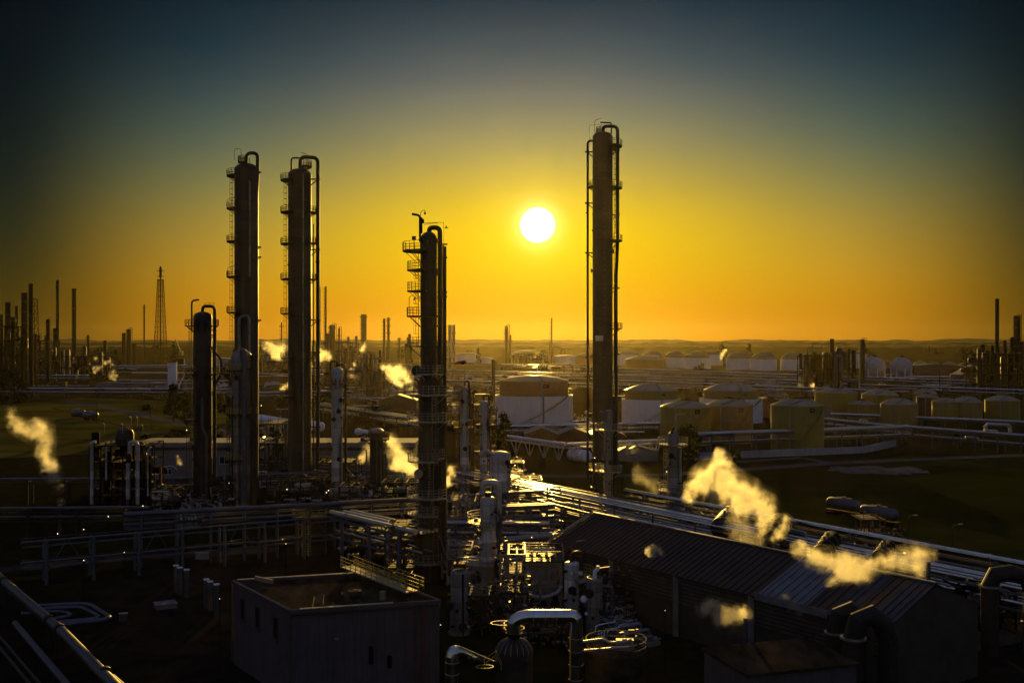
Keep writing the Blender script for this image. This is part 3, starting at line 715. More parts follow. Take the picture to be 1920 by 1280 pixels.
# mid ground racks
rack('pipe_rack', 'white pipe bridge on splayed struts before the big white tank', px2(955,819,5.6), px2(1062,834,5.6), 2.2, [(5.4, [(-.6,.55),(.6,.3)])], 4, mpost='white_insulated', mp=('white_paint',), vee=True, beamw=.5)
rack('pipe_rack', 'white pipe bridge on splayed struts behind the tallest column', px2(1062,834,5.6), px2(1245,826,5.6), 2.2, [(5.4, [(-.6,.5),(.6,.3)])], 5, mpost='white_insulated', mp=('white_paint',), vee=True, beamw=.5)
rack('pipe_rack', 'tall pipe trestle on slim posts in front of the front olive tanks', px2(1308,814,7.4), px2(1705,800,7.4), 3, [(7.2, [(-1,.35),(.6,.5)]), (4.6, [(-1,.2),(.3,.2)])], 10, mp=('pipe_metal',), beamw=.3, postw=.35)
rack('pipe_rack', 'pipe trestle slanting out of the olive tank farm into the dark', px2(1545,784,6.6), px2(1700,801,6.6), 6, [(6.4, [(-2.5,.4),(-1.2,.3),(0,.3),(1.2,.4),(2.5,.3)]), (4.2, [(-2,.3),(0,.3),(2,.3)])], 7, mp=('pipe_metal','pipe_grey'))
rack('pipe_rack', 'pipe trestle carrying loops across the dark corner beyond the soil heap', px2(1700,800,6.6), px2(1990,822,6.6), 5, [(6.4, [(-2,.5),(-.6,.3),(.8,.3),(2,.4)]), (3.6, [(-1.6,.3),(1,.3)])], 7, mp=('pipe_metal','pipe_grey'))
rack('pipe_rack', 'low pipe bundle before the round grey tanks', px2(1560,775,4), px2(1960,792,4), 5, [(3.6, [(-2,.4),(-.8,.4),(.6,.4),(2,.4)])], 10, mp=('pipe_metal',))
rack('pipe_rack', 'pale pipes sloping over the long low shed near the slim pale column', px2(596,757,7), px2(795,787,7), 8, [(6.8, [(-3.4,.45),(-2,.35),(-.6,.45),(.8,.35),(2,.45),(3.4,.4)]), (4.2, [(-3,.3),(-1,.3),(1,.3),(3,.3)])], 10, mp=('pipe_shiny','pipe_metal'), mpost='dark_steel')
rack('pipe_rack', 'pipe run on dark posts between white tank and tallest column', px2(940,800,4.6), px2(1245,793,4.6), 5, [(4.4, [(-2,.45),(-.6,.3),(.8,.3),(2,.4)]), (2.6, [(-2,.3),(0,.3),(2,.3)])], 10, mp=('pipe_shiny','pipe_grey','pipe_metal'), mpost='dark_steel')
far = [ # px0, py0, px1, py1, z, offsets, label
 (838,679,1520,703,9,'long far pipe bridge spanning the plain below the white domed tanks'),
 (838,694,1240,703,8,'far pipe rack just under the long pipe bridge'),
 (1150,703,1530,713,8,'far pipe rack passing beneath the row of domed tanks'),
 (1150,712,1640,731,7,'far pipe rack in front of the buff double tanks'),
 (838,712,930,716,7,'far pipe rack left of the big white tank'),
 (1075,718,1180,722,7,'far pipe rack between white tank and tallest column'),
 (1590,705,1815,713,8,'far white pipe rack before the sphere tanks'),
 (1580,719,1930,731,7,'far dark pipe rack below the sphere tanks'),
 (160,686,420,684,8,'far bright pipe rack below the lattice tower'),
 (-20,704,165,703,8,'far pipe rack behind the dark stacks'),
 (-20,727,450,729,7,'far pipe rack above the grass field'),
 (220,712,440,714,7,'far pipe rack beside the white panel'),
 (480,672,770,684,9,'far broad pale pipe rack behind the two tallest dark columns'),
 (480,700,800,706,8,'far pipe rack behind the slim pale column'),
 (480,735,660,733,5,'far low pipe rack behind the lying white vessels'),
 (740,716,800,719,6,'far pipe rack beside the bright steam cloud')]
for i, (a, b, c_, d_, z, lab) in enumerate(far):
    A, B = px2(a,b,z), px2(c_,d_,z); L = math.hypot(B[0]-A[0], B[1]-A[1]); k = (A[1]+B[1])/2/700
    rr = .35*max(1, k*.9)
    rack('pipe_rack', lab, A, B, 6*max(1,k*.8), [(z-rr, [(-2.4*k,rr),(-.9*k,rr*.7),(.5*k,rr),(2*k,rr*.8)]), (z-rr-2.4, [(-1.8*k,rr*.8),(1.6*k,rr)])], max(4, min(14, int(L/22))), mpost='dark_steel', mp=('pipe_shiny','pipe_grey','pipe_metal'), beamw=.4*max(1,k*.7), postw=.4*max(1,k*.6), jit=.3)
# pipes on sleepers in the near corner, with expansion loops
nr = thing('ground_pipes', 'dark pipe bundle on the ground in the near corner, with flat expansion loops', 'pipe', (-60,140,0))
def gpz(x, y, z): return PZ(x, y, z)
for pts, r, m in (([gpz(-20,1066,3.6), gpz(110,1177,3.6), gpz(230,1300,3.6)], .62, 'pipe_grey'), ([gpz(20,1108,2.6), gpz(96,1172,2.6), gpz(118,1190,2.6), gpz(245,1300,2.6)], .4, 'pipe_grey'),
                  ([gpz(28,1168,2.2), gpz(140,1300,2.2)], .42, 'pipe_grey'), ([gpz(-20,1170,2), gpz(90,1300,2)], .2, 'dark_steel'), ([gpz(-20,1190,2), gpz(70,1300,2)], .2, 'dark_steel'),
                  ([gpz(55,1137,2.4), gpz(165,1131,2.4), gpz(212,1160,2.4), gpz(106,1172,2.4)], .34, 'pipe_grey'), ([gpz(64,1143,2.4), gpz(152,1137,2.4), gpz(192,1159,2.4), gpz(112,1166,2.4)], .3, 'pipe_grey'),
                  ([gpz(40,1150,2.4), gpz(118,1146,2.4), gpz(138,1154,2.4), gpz(86,1162,2.4)], .28, 'pipe_grey')):
    build('pipe', MB().tube(fillet(pts, 2.0, 4), r, 12), M[m], nr)
for x, y in ((8,1090),(92,1163),(112,1180),(198,1262)):
    s = MB(); q = gpz(x, y, 3.6); t_ = V((.6,-.8,0)); s.cyl(q - t_*.35, q + t_*.35, .78, n=14); s.bar(q, (q.x, q.y, 0), .4)
    build('pipe_saddle', s, M['dark_steel'], nr)

# ------------------------------------------------------------------ buildings
def window(parent, c, wd, ht, u, nrm, panes=2, trim='window_trim'):
    """framed window set 6 cm proud of the wall at c; u runs along the wall"""
    f = MB(); u = V(u); nrm = V(nrm); z = V((0,0,1))
    for a, b in ((-1,-1),): pass
    for e in (-1, 1):
        f.bar(c + u*e*wd/2 - z*ht/2 + nrm*.08, c + u*e*wd/2 + z*ht/2 + nrm*.08, .14, .14)
        f.bar(c - u*wd/2 + z*e*ht/2 + nrm*.08, c + u*wd/2 + z*e*ht/2 + nrm*.08, .14, .14)
    for k in range(1, panes): q = c + u*(k/panes-.5)*wd; f.bar(q - z*ht/2 + nrm*.08, q + z*ht/2 + nrm*.08, .14, .12)
    f.bar(c - u*(wd/2+.12) - z*(ht/2+.1) + nrm*.14, c + u*(wd/2+.12) - z*(ht/2+.1) + nrm*.14, .22, .1)
    w_ = build('window', f, M[trim], parent)
    g_ = MB(); a, b = c - u*wd/2 + nrm*.05, c + u*wd/2 + nrm*.05
    g_.add([a - z*ht/2, b - z*ht/2, b + z*ht/2, a + z*ht/2], [(0,1,2,3)]); build('pane', g_, M['glass'], w_)
def prism(pts, z0, z1):
    s = MB(); n = len(pts)
    s.add([(x,y,z0) for x,y in pts] + [(x,y,z1) for x,y in pts], [tuple(range(n,2*n))] + [(i,(i+1)%n,n+(i+1)%n,n+i) for i in range(n)]); return s
# flat roofed building in front
zr = 10.0
a, b, c_ = PZ(545,1148,zr), PZ(437,1092,zr), PZ(824,1129,zr); dq = b + c_ - a
fb = thing('flat_roof_building', 'dim flat roofed building with three dark windows and pale roof edging', 'building', (a.x, a.y, 0))
build('wall', prism([(a.x,a.y),(c_.x,c_.y),(dq.x,dq.y),(b.x,b.y)], 0, zr-.05), M['wall_render'], fb)
ex = (c_-a).normalized(); ey = (b-a).normalized(); Z1 = V((0,0,1))
s = MB(); ins = .35
q = [a + ex*ins + ey*ins, c_ - ex*ins + ey*ins, dq - ex*ins - ey*ins, b + ex*ins - ey*ins]
s.add([(p.x,p.y,zr+.02) for p in q], [(0,1,2,3)]); rf = build('roof', s, M['roof_felt'], fb)
s = MB()
for p, r in ((a,c_),(c_,dq),(dq,b),(b,a)): s.bar(p + Z1*.12, r + Z1*.12, .42, .4)
pp = build('parapet', s, M['wall_render'], rf)
for p, r, f0, f1 in ((a,c_,.06,.68),(b,dq,.03,.98)): build('metal_coping', MB().bar(p.lerp(r,f0) + Z1*.36, p.lerp(r,f1) + Z1*.36, .5, .07), M['parapet'], rf)
build('roof_kerb', MB().bar(a.lerp(b,.98) + Z1*.5 + ex*2.6, a.lerp(b,.82) + Z1*.5 + ex*3.6, .3, .5), M['parapet'], rf)
s = MB()
for f0, f1, w_ in ((.47,.3,1.3),(.62,.86,1.0)):
    s.lathe(a.x+ex.x*f0*20+ey.x*f1*17, a.y+ex.y*f0*20+ey.y*f1*17, [(w_*.55,zr),(w_*.55,zr+.5),(w_*.75,zr+.55),(w_*.6,zr+.9)], 14)
build('roof_vent', s, M['dark_steel'], rf)
q = a + ex*(c_-a).length*.70 + ey*3.2; s = MB().cyl(q, q + Z1*1.0, .35, n=14); build('roof_cowl', s, M['galvanised'], rf)
s = MB()
for k in range(6): s.bar(a + ex*(3+k*1.3) + ey*(1.5+k*.3) + Z1*.05, a + ex*(5.5+k*1.3) + ey*(7+k*.5) + Z1*.05, .12, .05)
build('roof_seam', s, M['black_steel'], rf)
for f0 in (.19,.46,.77):
    window(fb, b + (a-b)*f0 - Z1*(2.5+.15*f0), 1.15, 2.5, (a-b).normalized(), V((-ey.y, ey.x, 0)) if V((-ey.y, ey.x, 0)).x < 0 else V((ey.y, -ey.x, 0)), 1, 'dark_trim')
nf = V((ex.y, -ex.x, 0))
s = MB()
for f0 in (.835, .885): p = a.lerp(c_, f0) + nf*.12; s.bar(p - Z1*.2, V((p.x,p.y,.3)), .18 if f0 < .86 else .3, .18)
build('downpipe', s, M['rust_steel'], fb)
build('downpipe', MB().bar(a - Z1*.3 + nf*.1 - ex*.05, V((a.x, a.y, .2)) + nf*.1 - ex*.05, .16), M['rust_steel'], fb); build('downpipe', MB().bar(b - Z1*.2 - ex*.12, V((b.x, b.y, .2)) - ex*.12, .18), M['rust_steel'], fb)
build('gutter', MB().bar(a - Z1*.32 + nf*.12, c_ - Z1*.32 + nf*.12, .16, .14), M['dark_trim'], fb)
q = a.lerp(c_, .3) + nf*.2 - Z1*3.2; build('wall_lamp', MB().box(q, (.5,.25,.25)), M['galvanised'], fb)
s = MB(); 
for f0, z0, z1 in ((.53,3.6,5.6),(.655,3.0,4.4)): p = a.lerp(c_, f0) + nf*.1; s.box((p.x,p.y,(z0+z1)/2), (.5,.12,z1-z0))
build('louvre', s, M['black_steel'], fb)
# roof walkway with handrails
s = MB(); w0, w1 = dq.lerp(b, .16) + Z1*1.2, c_.lerp(a, .16) + Z1*1.2 + ey*1.0; w2 = c_ + Z1*1.2 + ey*2 - ex*.8; w3 = dq + Z1*1.2 - ex*.8 - ey*3
s.bar(w0, w1, 1.6, .15)
wk = thing('roof_walkway', 'yellow railed walkway across the flat roof', 'walkway', (w0.x, w0.y, zr)); build('deck', s, M['galvanised'], wk)
s = MB(); sd = ex*.8
s.rail([w0-sd, w1-sd], 1.3, .05, 3, 1.3); s.rail([w0+sd, w0+sd, w1+sd, w2, w2 + ey*5, w3.lerp(w2,.5)], 1.3, .05, 3, 1.3); build('railing', s, M['yellow_paint'], wk)
s = MB()
for k in range(7): p = w0.lerp(w1, k/6); s.bar(V((p.x,p.y,zr)), p, .12)
build('leg_frame', s, M['dark_steel'], wk)
for k, (x, y, lab) in enumerate(((330,1086,'small pale cabinet, rearmost of the far trio'),(337,1090,'tall pale cabinet in the middle of the far trio'),(350,1094,'tall pale cabinet at the front of the far trio'),
                  (387,1112,'small pale cabinet rearmost of the near trio'),(394,1116,'tall pale cabinet in the middle of the near trio'),(406,1121,'tall pale cabinet at the front of the near trio'))):
    q = PZ(x, y+40, 0); ht = 2.9 if k % 3 else 2.3
    q = V((wx(x, gd(y-28, 4.4)), gd(y-28, 4.4), 0))
    t_ = thing('vent_cabinet', lab + ' by the flat roofed building', 'cabinet', q, 'pale cabinets in two trios')
    build('body', MB().box(q + Z1*2.1, (.66,.66,4.2), .5), M['pipe_grey'], t_); build('lid', MB().box(q + Z1*4.27, (.8,.8,.14), .5), M['white_paint'], t_)
q = P(379,1042,176); nb = thing('notice_board', 'blank pale board fixed low on a trestle post', 'board', q); build('panel', MB().box(q, (2.2,.12,1.05)), M['wall_pale'], nb); build('board_cap', MB().box(q + Z1*.58, (2.3,.2,.08)), M['window_trim'], nb)

# rusty long shed
A, dr = V((6.7,167.6,0)), V((.575,-.818,0)); nv = V((.818,.575,0)); LEN = 61; EZ, RZ, WD = 8.6, 12.2, 8.5
sh = thing('long_shed', 'long shed with a rusty ribbed roof and slatted side wall', 'shed', A)
def q3(l, w_, z): return A + dr*l + nv*w_ + Z1*z
s = MB(); th = .25
def roof_part(l0, l1, m, nm, dz=0):
    s = MB(); e = .7
    vs = []
    for l in (l0, l1):
        for w_, z in ((-e, EZ - e*(RZ-EZ)/WD), (WD, RZ), (2*WD+e, EZ - e*(RZ-EZ)/WD)):
            vs += [q3(l, w_, z+dz), q3(l, w_, z+dz-.2)]
    s.add(vs, [(0,6,8,2),(2,8,10,4),(1,3,9,7),(3,5,11,9),(0,1,7,6),(4,10,11,5),(0,2,3,1),(2,4,5,3),(6,7,9,8),(8,9,11,10)])
    rp = build(nm, s, M[m], sh)
    # standing ribs down the slope
    r = MB(); l = l0 + .5
    while l < l1 - .3:
        r.bar(q3(l, -e, EZ - e*(RZ-EZ)/WD + dz + .05), q3(l, WD-.2, RZ + dz - .05), .1, .16); l += .85 + .4*rnd()
    build('rib', r, M[m], rp)
    return rp
roof_part(-.8, 42, 'roof_rust', 'roof'); roof_part(42, 49.5, 'roof_pale', 'roof_panel', .05); roof_part(49.5, 53, 'roof_rust', 'roof'); roof_part(53, 55.5, 'roof_dim', 'roof_panel', .05); roof_part(55.5, 58, 'roof_rust', 'roof'); roof_part(58, LEN, 'roof_dim', 'roof_panel', .05)
s = MB().bar(q3(-.9,WD,RZ+.12), q3(LEN,WD,RZ+.12), .5, .16); build('ridge_cap', s, M['galvanised'], sh)
s = MB().bar(q3(-.9,-.7,EZ-.1), q3(-.9,WD,RZ+.2), .22, .3); build('verge_trim', s, M['parapet'], sh)
s = MB().bar(q3(42,-.72,EZ-.25), q3(53,-.72,EZ-.25), .2, .9); build('fascia', s, M['concrete'], sh)
s = MB()
s.add([q3(0,0,0), q3(LEN,0,0), q3(LEN,0,EZ-.1), q3(0,0,EZ-.1), q3(0,WD,RZ-.3), q3(0,2*WD,EZ-.1), q3(0,2*WD,0), q3(LEN,2*WD,EZ-.1), q3(LEN,2*WD,0), q3(LEN,WD,RZ-.3)],
      [(0,1,2,3),(0,3,4,5,6),(6,5,7,8),(1,8,7,9,2)]); build('wall', s, M['cladding'], sh)
s = MB(); z = EZ - .8
while z > 4.2: s.bar(q3(.1,-.12,z), q3(LEN,-.12,z-.0), .24, .2); z -= .52
build('wall_slat', s, M['slat_board'], sh)
for l in (14, 27.5, 41, 55): build('pilaster', MB().bar(q3(l,-.35,0), q3(l,-.35,EZ-.3), .7, .5), M['concrete'], sh)
s = MB().box(q3(5,1.2,EZ+.75), (1.4,.4,.14), .6); build('roof_lamp', s, M['galvanised'], sh)
# second dark building at the corner
s = MB().box((27, 108, 4.0), (12, 9, 8), .3); o = solo('low_annex', 'dark low annex with a bluish wall beneath the small steam puff', 'building', s, M['wall_render'], (27,108,0))
o = build('roof', MB().box((27,108,8.15), (12.6,9.6,.3), .3), M['roof_felt'], o)
# office block
d0 = 314; oX0, oX1 = wx(258,d0), wx(775,d0); oz = 9.4
ob = thing('office_building', 'long two storey pale building with paired windows behind the columns', 'building', ((oX0+oX1)/2, d0, 0))
build('wall', MB().box(((oX0+oX1)/2, d0+7, oz/2-.2), (oX1-oX0, 14, oz-.4)), M['wall_pale'], ob)
rf = build('roof', MB().box(((oX0+oX1)/2, d0+7, oz+.25), (oX1-oX0+1.4, 15.4, 1.3)), M['wall_pale'], ob)
build('eave_band', MB().box(((oX0+oX1)/2, d0-.06, oz-1.0), (oX1-oX0, .12, .9)), M['cladding'], ob)
for x in (-95,-70,-44): build('roof_unit', MB().box((x, d0+5, oz+1.4), (2.4,1.6,1)), M['dark_steel'], rf)
x = oX0 + 6
rw = random.Random(5)
while x < oX1 - 4:
    if rw.random() < .62: window(ob, V((x, d0, 5.1)), 2.9, 2.1, (1,0,0), (0,-1,0), 2)
    elif rw.random() < .5: window(ob, V((x+.8, d0, 5.0)), 1.3, 1.9, (1,0,0), (0,-1,0), 1)
    x += 4.9
x = oX0 + 9
while x < oX1 - 4:
    if rw.random() < .6: window(ob, V((x, d0, 1.7)), 2.0, 1.6, (1,0,0), (0,-1,0), 2)
    x += 10.2
q = V((wx(320,d0), d0-1.2, 2.4)); s = MB().tube([q + V((2.1*math.cos(a*math.pi/12), 0, 1.1*math.sin(a*math.pi/12))) for a in range(13)], .13, 6); build('door_arch', s, M['white_paint'], ob)
# white panel with red head
d_ = 900; q = V((wx(323.5,d_), d_, 0)); pn = thing('white_pylon', 'tall white slab pylon with a red top edge beyond the grass', 'pylon', q)
build('slab', MB().box(q + Z1*11, (7,3,22)), M['white_paint'], pn); build('top_band', MB().box(q + Z1*22.6, (7.3,3.3,1.2)), M['red_paint'], pn)
s = MB().add([q + V((3.5,-1,0)), q+V((11,-1,14)), q+V((11,1,14)), q+V((3.5,1,0)), q+V((5.2,-1,0)), q+V((5.2,1,0))], [(0,4,1),(3,2,5),(0,1,2,3),(4,5,2,1)]); build('raking_fin', s, M['white_paint'], pn)
# small sheds
def shed(label, px, py, wd, dp, h, rise, mw='cladding', mr='roof_pale', rz=0, bays=1):
    q = PZ(px, py, 0); t_ = thing('shed', label, 'shed', q)
    for k in range(bays):
        ox = (k - (bays-1)/2) * wd
        w_, d2 = wd/2, dp/2
        vs = [(q.x+ox-w_, q.y-d2, 0),(q.x+ox+w_,q.y-d2,0),(q.x+ox+w_,q.y+d2,0),(q.x+ox-w_,q.y+d2,0),(q.x+ox-w_,q.y-d2,h),(q.x+ox+w_,q.y-d2,h),(q.x+ox+w_,q.y+d2,h),(q.x+ox-w_,q.y+d2,h),(q.x+ox,q.y-d2,h+rise),(q.x+ox,q.y+d2,h+rise)]
        build('wall', MB().add(vs, [(0,1,5,8,4),(1,2,6,5),(2,3,7,9,6),(3,0,4,7)]), M[mw], t_)
        o_ = .35; s = MB()
        for sg in (-1, 1):
            s.add([(q.x+ox, q.y-d2-o_, h+rise+.12),(q.x+ox+sg*(w_+.2),q.y-d2-o_,h-.05),(q.x+ox+sg*(w_+.2),q.y+d2+o_,h-.05),(q.x+ox,q.y+d2+o_,h+rise+.12)], [(0,1,2,3) if sg < 0 else (3,2,1,0)])
        build('roof', s, M[mr], t_)
    return t_
shed('brown gabled shed with a grey roof beside the ringed column', 748, 768, 22, 14, 6, 3.2)
shed('low zigzag roofed shed row beside the tallest column', 1075, 828, 13, 16, 3.6, 2.4, 'rust_steel', 'roof_pale', bays=3)
shed('red walled shed between the olive tanks', 1434, 782, 16, 10, 9, 1.5, 'rust_steel', 'roof_rust')
shed('small far white roofed warehouse below the crane', 405, 682, 110, 40, 7, 5, 'wall_pale', 'roof_pale')
shed('long far warehouse behind the tank wagons', 250, 726, 60, 16, 4, 2, 'concrete', 'roof_pale')
shed('wide far hall with glowing roof behind the dark columns', 520, 722, 70, 20, 7, 2, 'rust_steel', 'roof_pale')
shed('pale low hall between the white fence and the pipe bridge', 1195, 862, 13, 8, 3.6, 1.2, 'wall_pale', 'roof_pale')
shed('long dark hall before the sphere tanks', 1745, 700, 90, 30, 9, 3, 'cladding', 'roof_pale')
shed('dark barn shaped hall beside the last dark plant', 1830, 728, 34, 22, 12, 9, 'cladding', 'roof_pale')
# bund wall of the olive tanks
bw = MB(); A_, B_ = PZ(1300,862,0), PZ(1620,849,0); bw.bar(A_ + Z1*1.2, B_ + Z1*1.2, .5, 2.4); s = bw; C_ = PZ(1680,836,0); s.bar(B_ + Z1*1.2, C_ + Z1*1.2, .5, 2.4); D_ = PZ(1280,846,0); s.bar(A_ + Z1*1.2, D_ + Z1*1.2, .5, 2.4)
solo('bund_wall', 'low white wall around the front olive tanks', 'wall', s, M['bund_white'], A_)
for i, (px, py) in enumerate(((1548,848),(1690,842))):
    q = PZ(px, py, 0); st = MB()
    for k in range(9): st.box(q + V((k*.45-1.8, -.5, .15+k*.28)), (.5,1.4,.1))
    st.bar(q + V((-1.9,-1.2,.2)), q + V((1.9,-1.2,2.7)), .15,.3); st.bar(q + V((-1.9,.2,.2)), q + V((1.9,.2,2.7)), .15,.3)
    solo('steel_stair', ('steel step flight over the white bund wall', 'steel step flight beyond the end of the white bund wall')[i], 'stairs', st, M['dark_steel'], q)
# container hut beside olive tanks
q = PZ(1556,782,0); hu = thing('ribbed_hut', 'pale ribbed cabin between two olive tanks', 'cabin', q); build('wall', MB().box(q + Z1*2.6, (5.5,4,5.2)), M['wall_pale'], hu); s = MB()
for k in range(9): s.box(q + V((-2.4+k*.6,-2.05,2.6)), (.2,.12,5))
build('rib', s, M['wall_pale'], hu); build('roof', MB().box(q + Z1*5.35, (5.9,4.4,.3)), M['roof_pale'], hu)

# ------------------------------------------------------------------ storage tanks
def tank(label, px, w, rim, top, base, m='tank_olive', outer=None, stair=True, plate=True, group=None, roof='tank_roof', pipe_=True, name='storage_tank', d=None):
    d = d or gd(base); r = w/2*d/F; x, y = wx(px,d), d; zr_, zt_ = wz(rim,d), wz(top,d)
    t_ = thing(name, label, 'tank', (x,y,0), group)
    n = 56 if d < 700 else 36
    build('shell', MB().lathe(x, y, [(r,0),(r,zr_*.25),(r*1.003,zr_*.251),(r*1.003,zr_*.255),(r,zr_*.257),(r,zr_*.6),(r*1.003,zr_*.602),(r*1.003,zr_*.607),(r,zr_*.61),(r,zr_)], n), M[m], t_)
    s = MB().lathe(x, y, [(r*1.01,zr_-.15),(r*1.01,zr_+.1)] + [(r*(1-a/8), zr_+.1 + (zt_-zr_)*(1-(1-a/8)**2)) for a in range(1,8)] + [(.02*r, zt_+.1)], n)
    rf = build('roof', s, M[roof], t_)
    if d < 900:
        s = MB()
        for k in range(20):
            a = 2*math.pi*k/20; u = V((math.cos(a), math.sin(a), 0))
            s.tube([V((x,y,0)) + u*r*(1-b/8) + Z1*(zr_+.14+(zt_-zr_)*(1-(1-b/8)**2)) for b in range(0,8)], .05, 4)
        build('roof_rib', s, M[roof], rf)
        s = MB().cyl((x,y,zt_-.1),(x,y,zt_+1.0), .4, n=10); s.box((x+.9,y,zt_+.4),(.7,.7,.9)); s.rail([V((x+2*math.cos(k*math.pi/5), y+2*math.sin(k*math.pi/5), zt_-.3)) for k in range(11)], 1.1, .05, 2, 1.3); build('roof_vent', s, M['dark_steel'], rf)
        a0 = R(200); s = MB().rail([V((x+r*.98*math.cos(a0+k*.09), y+r*.98*math.sin(a0+k*.09), zr_+.1)) for k in range(12)], 1.1, .045, 2, 1.2); build('rim_railing', s, M['galvanised'], rf)
    if outer:
        ow, oy = outer; ro = ow/2*d/F; zo = wz(oy,d)
        s = MB().lathe(x, y, [(ro,0),(ro,zo)], n); s.f.pop(); s.s.pop(); vs0 = len(s.v)
        s.lathe(x, y, [(ro-.4,0),(ro-.4,zo)], n); s.f.pop(); s.s.pop()
        for k in range(n): s.f.append((n+k, n+(k+1)%n, vs0+n+(k+1)%n, vs0+n+k)); s.s.append(False)
        build('outer_wall', s, M['white_paint'], t_)
        s = MB().lathe(x, y, [(r*1.03,zo+1.2),(r*1.03,zo+1.7),(r*1.0,zo+1.75)], n); build('girder_ring', s, M['tank_buff'], t_)
    R_ = (outer[0]/2*d/F if outer else r) + .5
    if stair and d < 900:
        zz = wz(outer[1],d) if outer else zr_
        k0, k1, n_ = R(-118), R(-35), 16; s = MB(); pts = [V((x+R_*math.cos(k0+(k1-k0)*k/n_), y+R_*math.sin(k0+(k1-k0)*k/n_), zz*k/n_)) for k in range(n_+1)]
        for a, b in zip(pts[:-1], pts[1:]): s.bar(a, b, .8, .25)
        s.rail(pts, 1.2, .05, 2, 1.5); build('spiral_stair', s, M['tank_buff' if outer else m], t_)
    if pipe_ and d < 900:
        a = R(-78); u = V((math.cos(a), math.sin(a), 0)); c0 = V((x,y,0)); s = MB()
        if outer: s.tube(fillet([c0+u*r*.6+Z1*(zt_-.3), c0+u*(r+.4)+Z1*(zr_+.7), c0+u*(r+.4)+Z1*(zo+1), c0+u*(R_+.4)+Z1*(zo-.5), c0+u*(R_+.4)+Z1*.6], .8, 3), .42, 8)
        else: s.tube(fillet([c0+u*r*.5+Z1*(zt_-.2), c0+V((-.5,-.86,0)).normalized()*(r+.6)+Z1*(zr_+.8), c0+V((-.5,-.86,0)).normalized()*(r+.6)+Z1*.5], .6, 3), .26, 8)
        build('roof_pipe', s, M['galvanised'], t_)
    if plate and d < 700:
        a = R(-72); u = V((math.cos(a), math.sin(a), 0)); sd = V((-u.y,u.x,0)); q = V((x,y,0))+u*(r+.08)+Z1*(zr_-1.5 if not outer else zr_-2.2)
        sz = r*.1
        s = MB(); s.add([q-sd*sz-Z1*.75, q+sd*sz-Z1*.75, q+sd*sz+Z1*.75, q-sd*sz+Z1*.75, q-sd*sz-Z1*.75-u*.06, q+sd*sz-Z1*.75-u*.06, q+sd*sz+Z1*.75-u*.06, q-sd*sz+Z1*.75-u*.06], [(0,1,2,3),(7,6,5,4),(0,4,5,1),(2,6,7,3),(1,5,6,2),(3,7,4,0)])
        pl = build('number_plate', s, M['black_steel'], t_)
        s = MB()
        for k, (o0, w_) in enumerate(((-.62,.1),(-.3,.22),(.05,.22),(.42,.22))): s.bar(q+u*.03+sd*sz*o0-Z1*.36, q+u*.03+sd*sz*o0+Z1*.36, sz*w_, .03)
        build('plate_figure', s, M['tank_buff'], pl)
    return t_
tank('biggest tank, buff dome inside a white outer wall', 1001, 129, 713, 703, 797, 'tank_orange', (146,740))
tank('buff domed tank in a white outer wall, just right of the tallest column', 1221, 98, 731, 718, 792, 'tank_olive', (110,747))
tank('buff domed tank in a white outer wall, behind the second olive tank', 1370, 100, 731, 717, 790, 'tank_buff', (117,746))
tank('first olive tank in front, with a slim column before it', 1285, 94, 762, 751, 832, 'tank_olive')
tank('second olive tank in front, warm brown and overlapped by the first', 1367, 88, 759, 748, 828, 'tank_buff')
tank('third olive tank in front, standing alone above the white wall', 1495, 97, 759, 748, 842, 'tank_olive')
for lab, x, w_, rim, tp, bs, m in (
    ('broad olive tank below the dark process block', 1568, 78, 735, 728, 780, 'tank_olive'),
    ('olive tank half hidden behind smaller round tanks', 1650, 66, 739, 729, 776, 'tank_olive'),
    ('squat olive tank between two taller tanks', 1616, 54, 757, 751, 784, 'tank_olive'),
    ('grey green tank with tall dome in the middle of the small tank cluster', 1686, 67, 757, 746, 796, 'tank_buff'),
    ('small dark tank before the rusty tank', 1772, 47, 753, 745, 788, 'tank_olive'),
    ('dark brown tank right of the small dark tank', 1813, 54, 753, 742, 788, 'tank_buff'),
    ('last dark tank near the frame edge, under the dark plant', 1879, 61, 750, 741, 786, 'tank_olive'),
    ('narrow rusty tank squeezed between domed tanks', 1739, 40, 744, 739, 782, 'rust_steel'),
    ('pale domed tank behind the narrow rusty tank', 1735, 44, 738, 728, 768, 'tank_buff')):
    tank(lab, x, w_, rim, tp, bs, m, stair=False, plate=False)
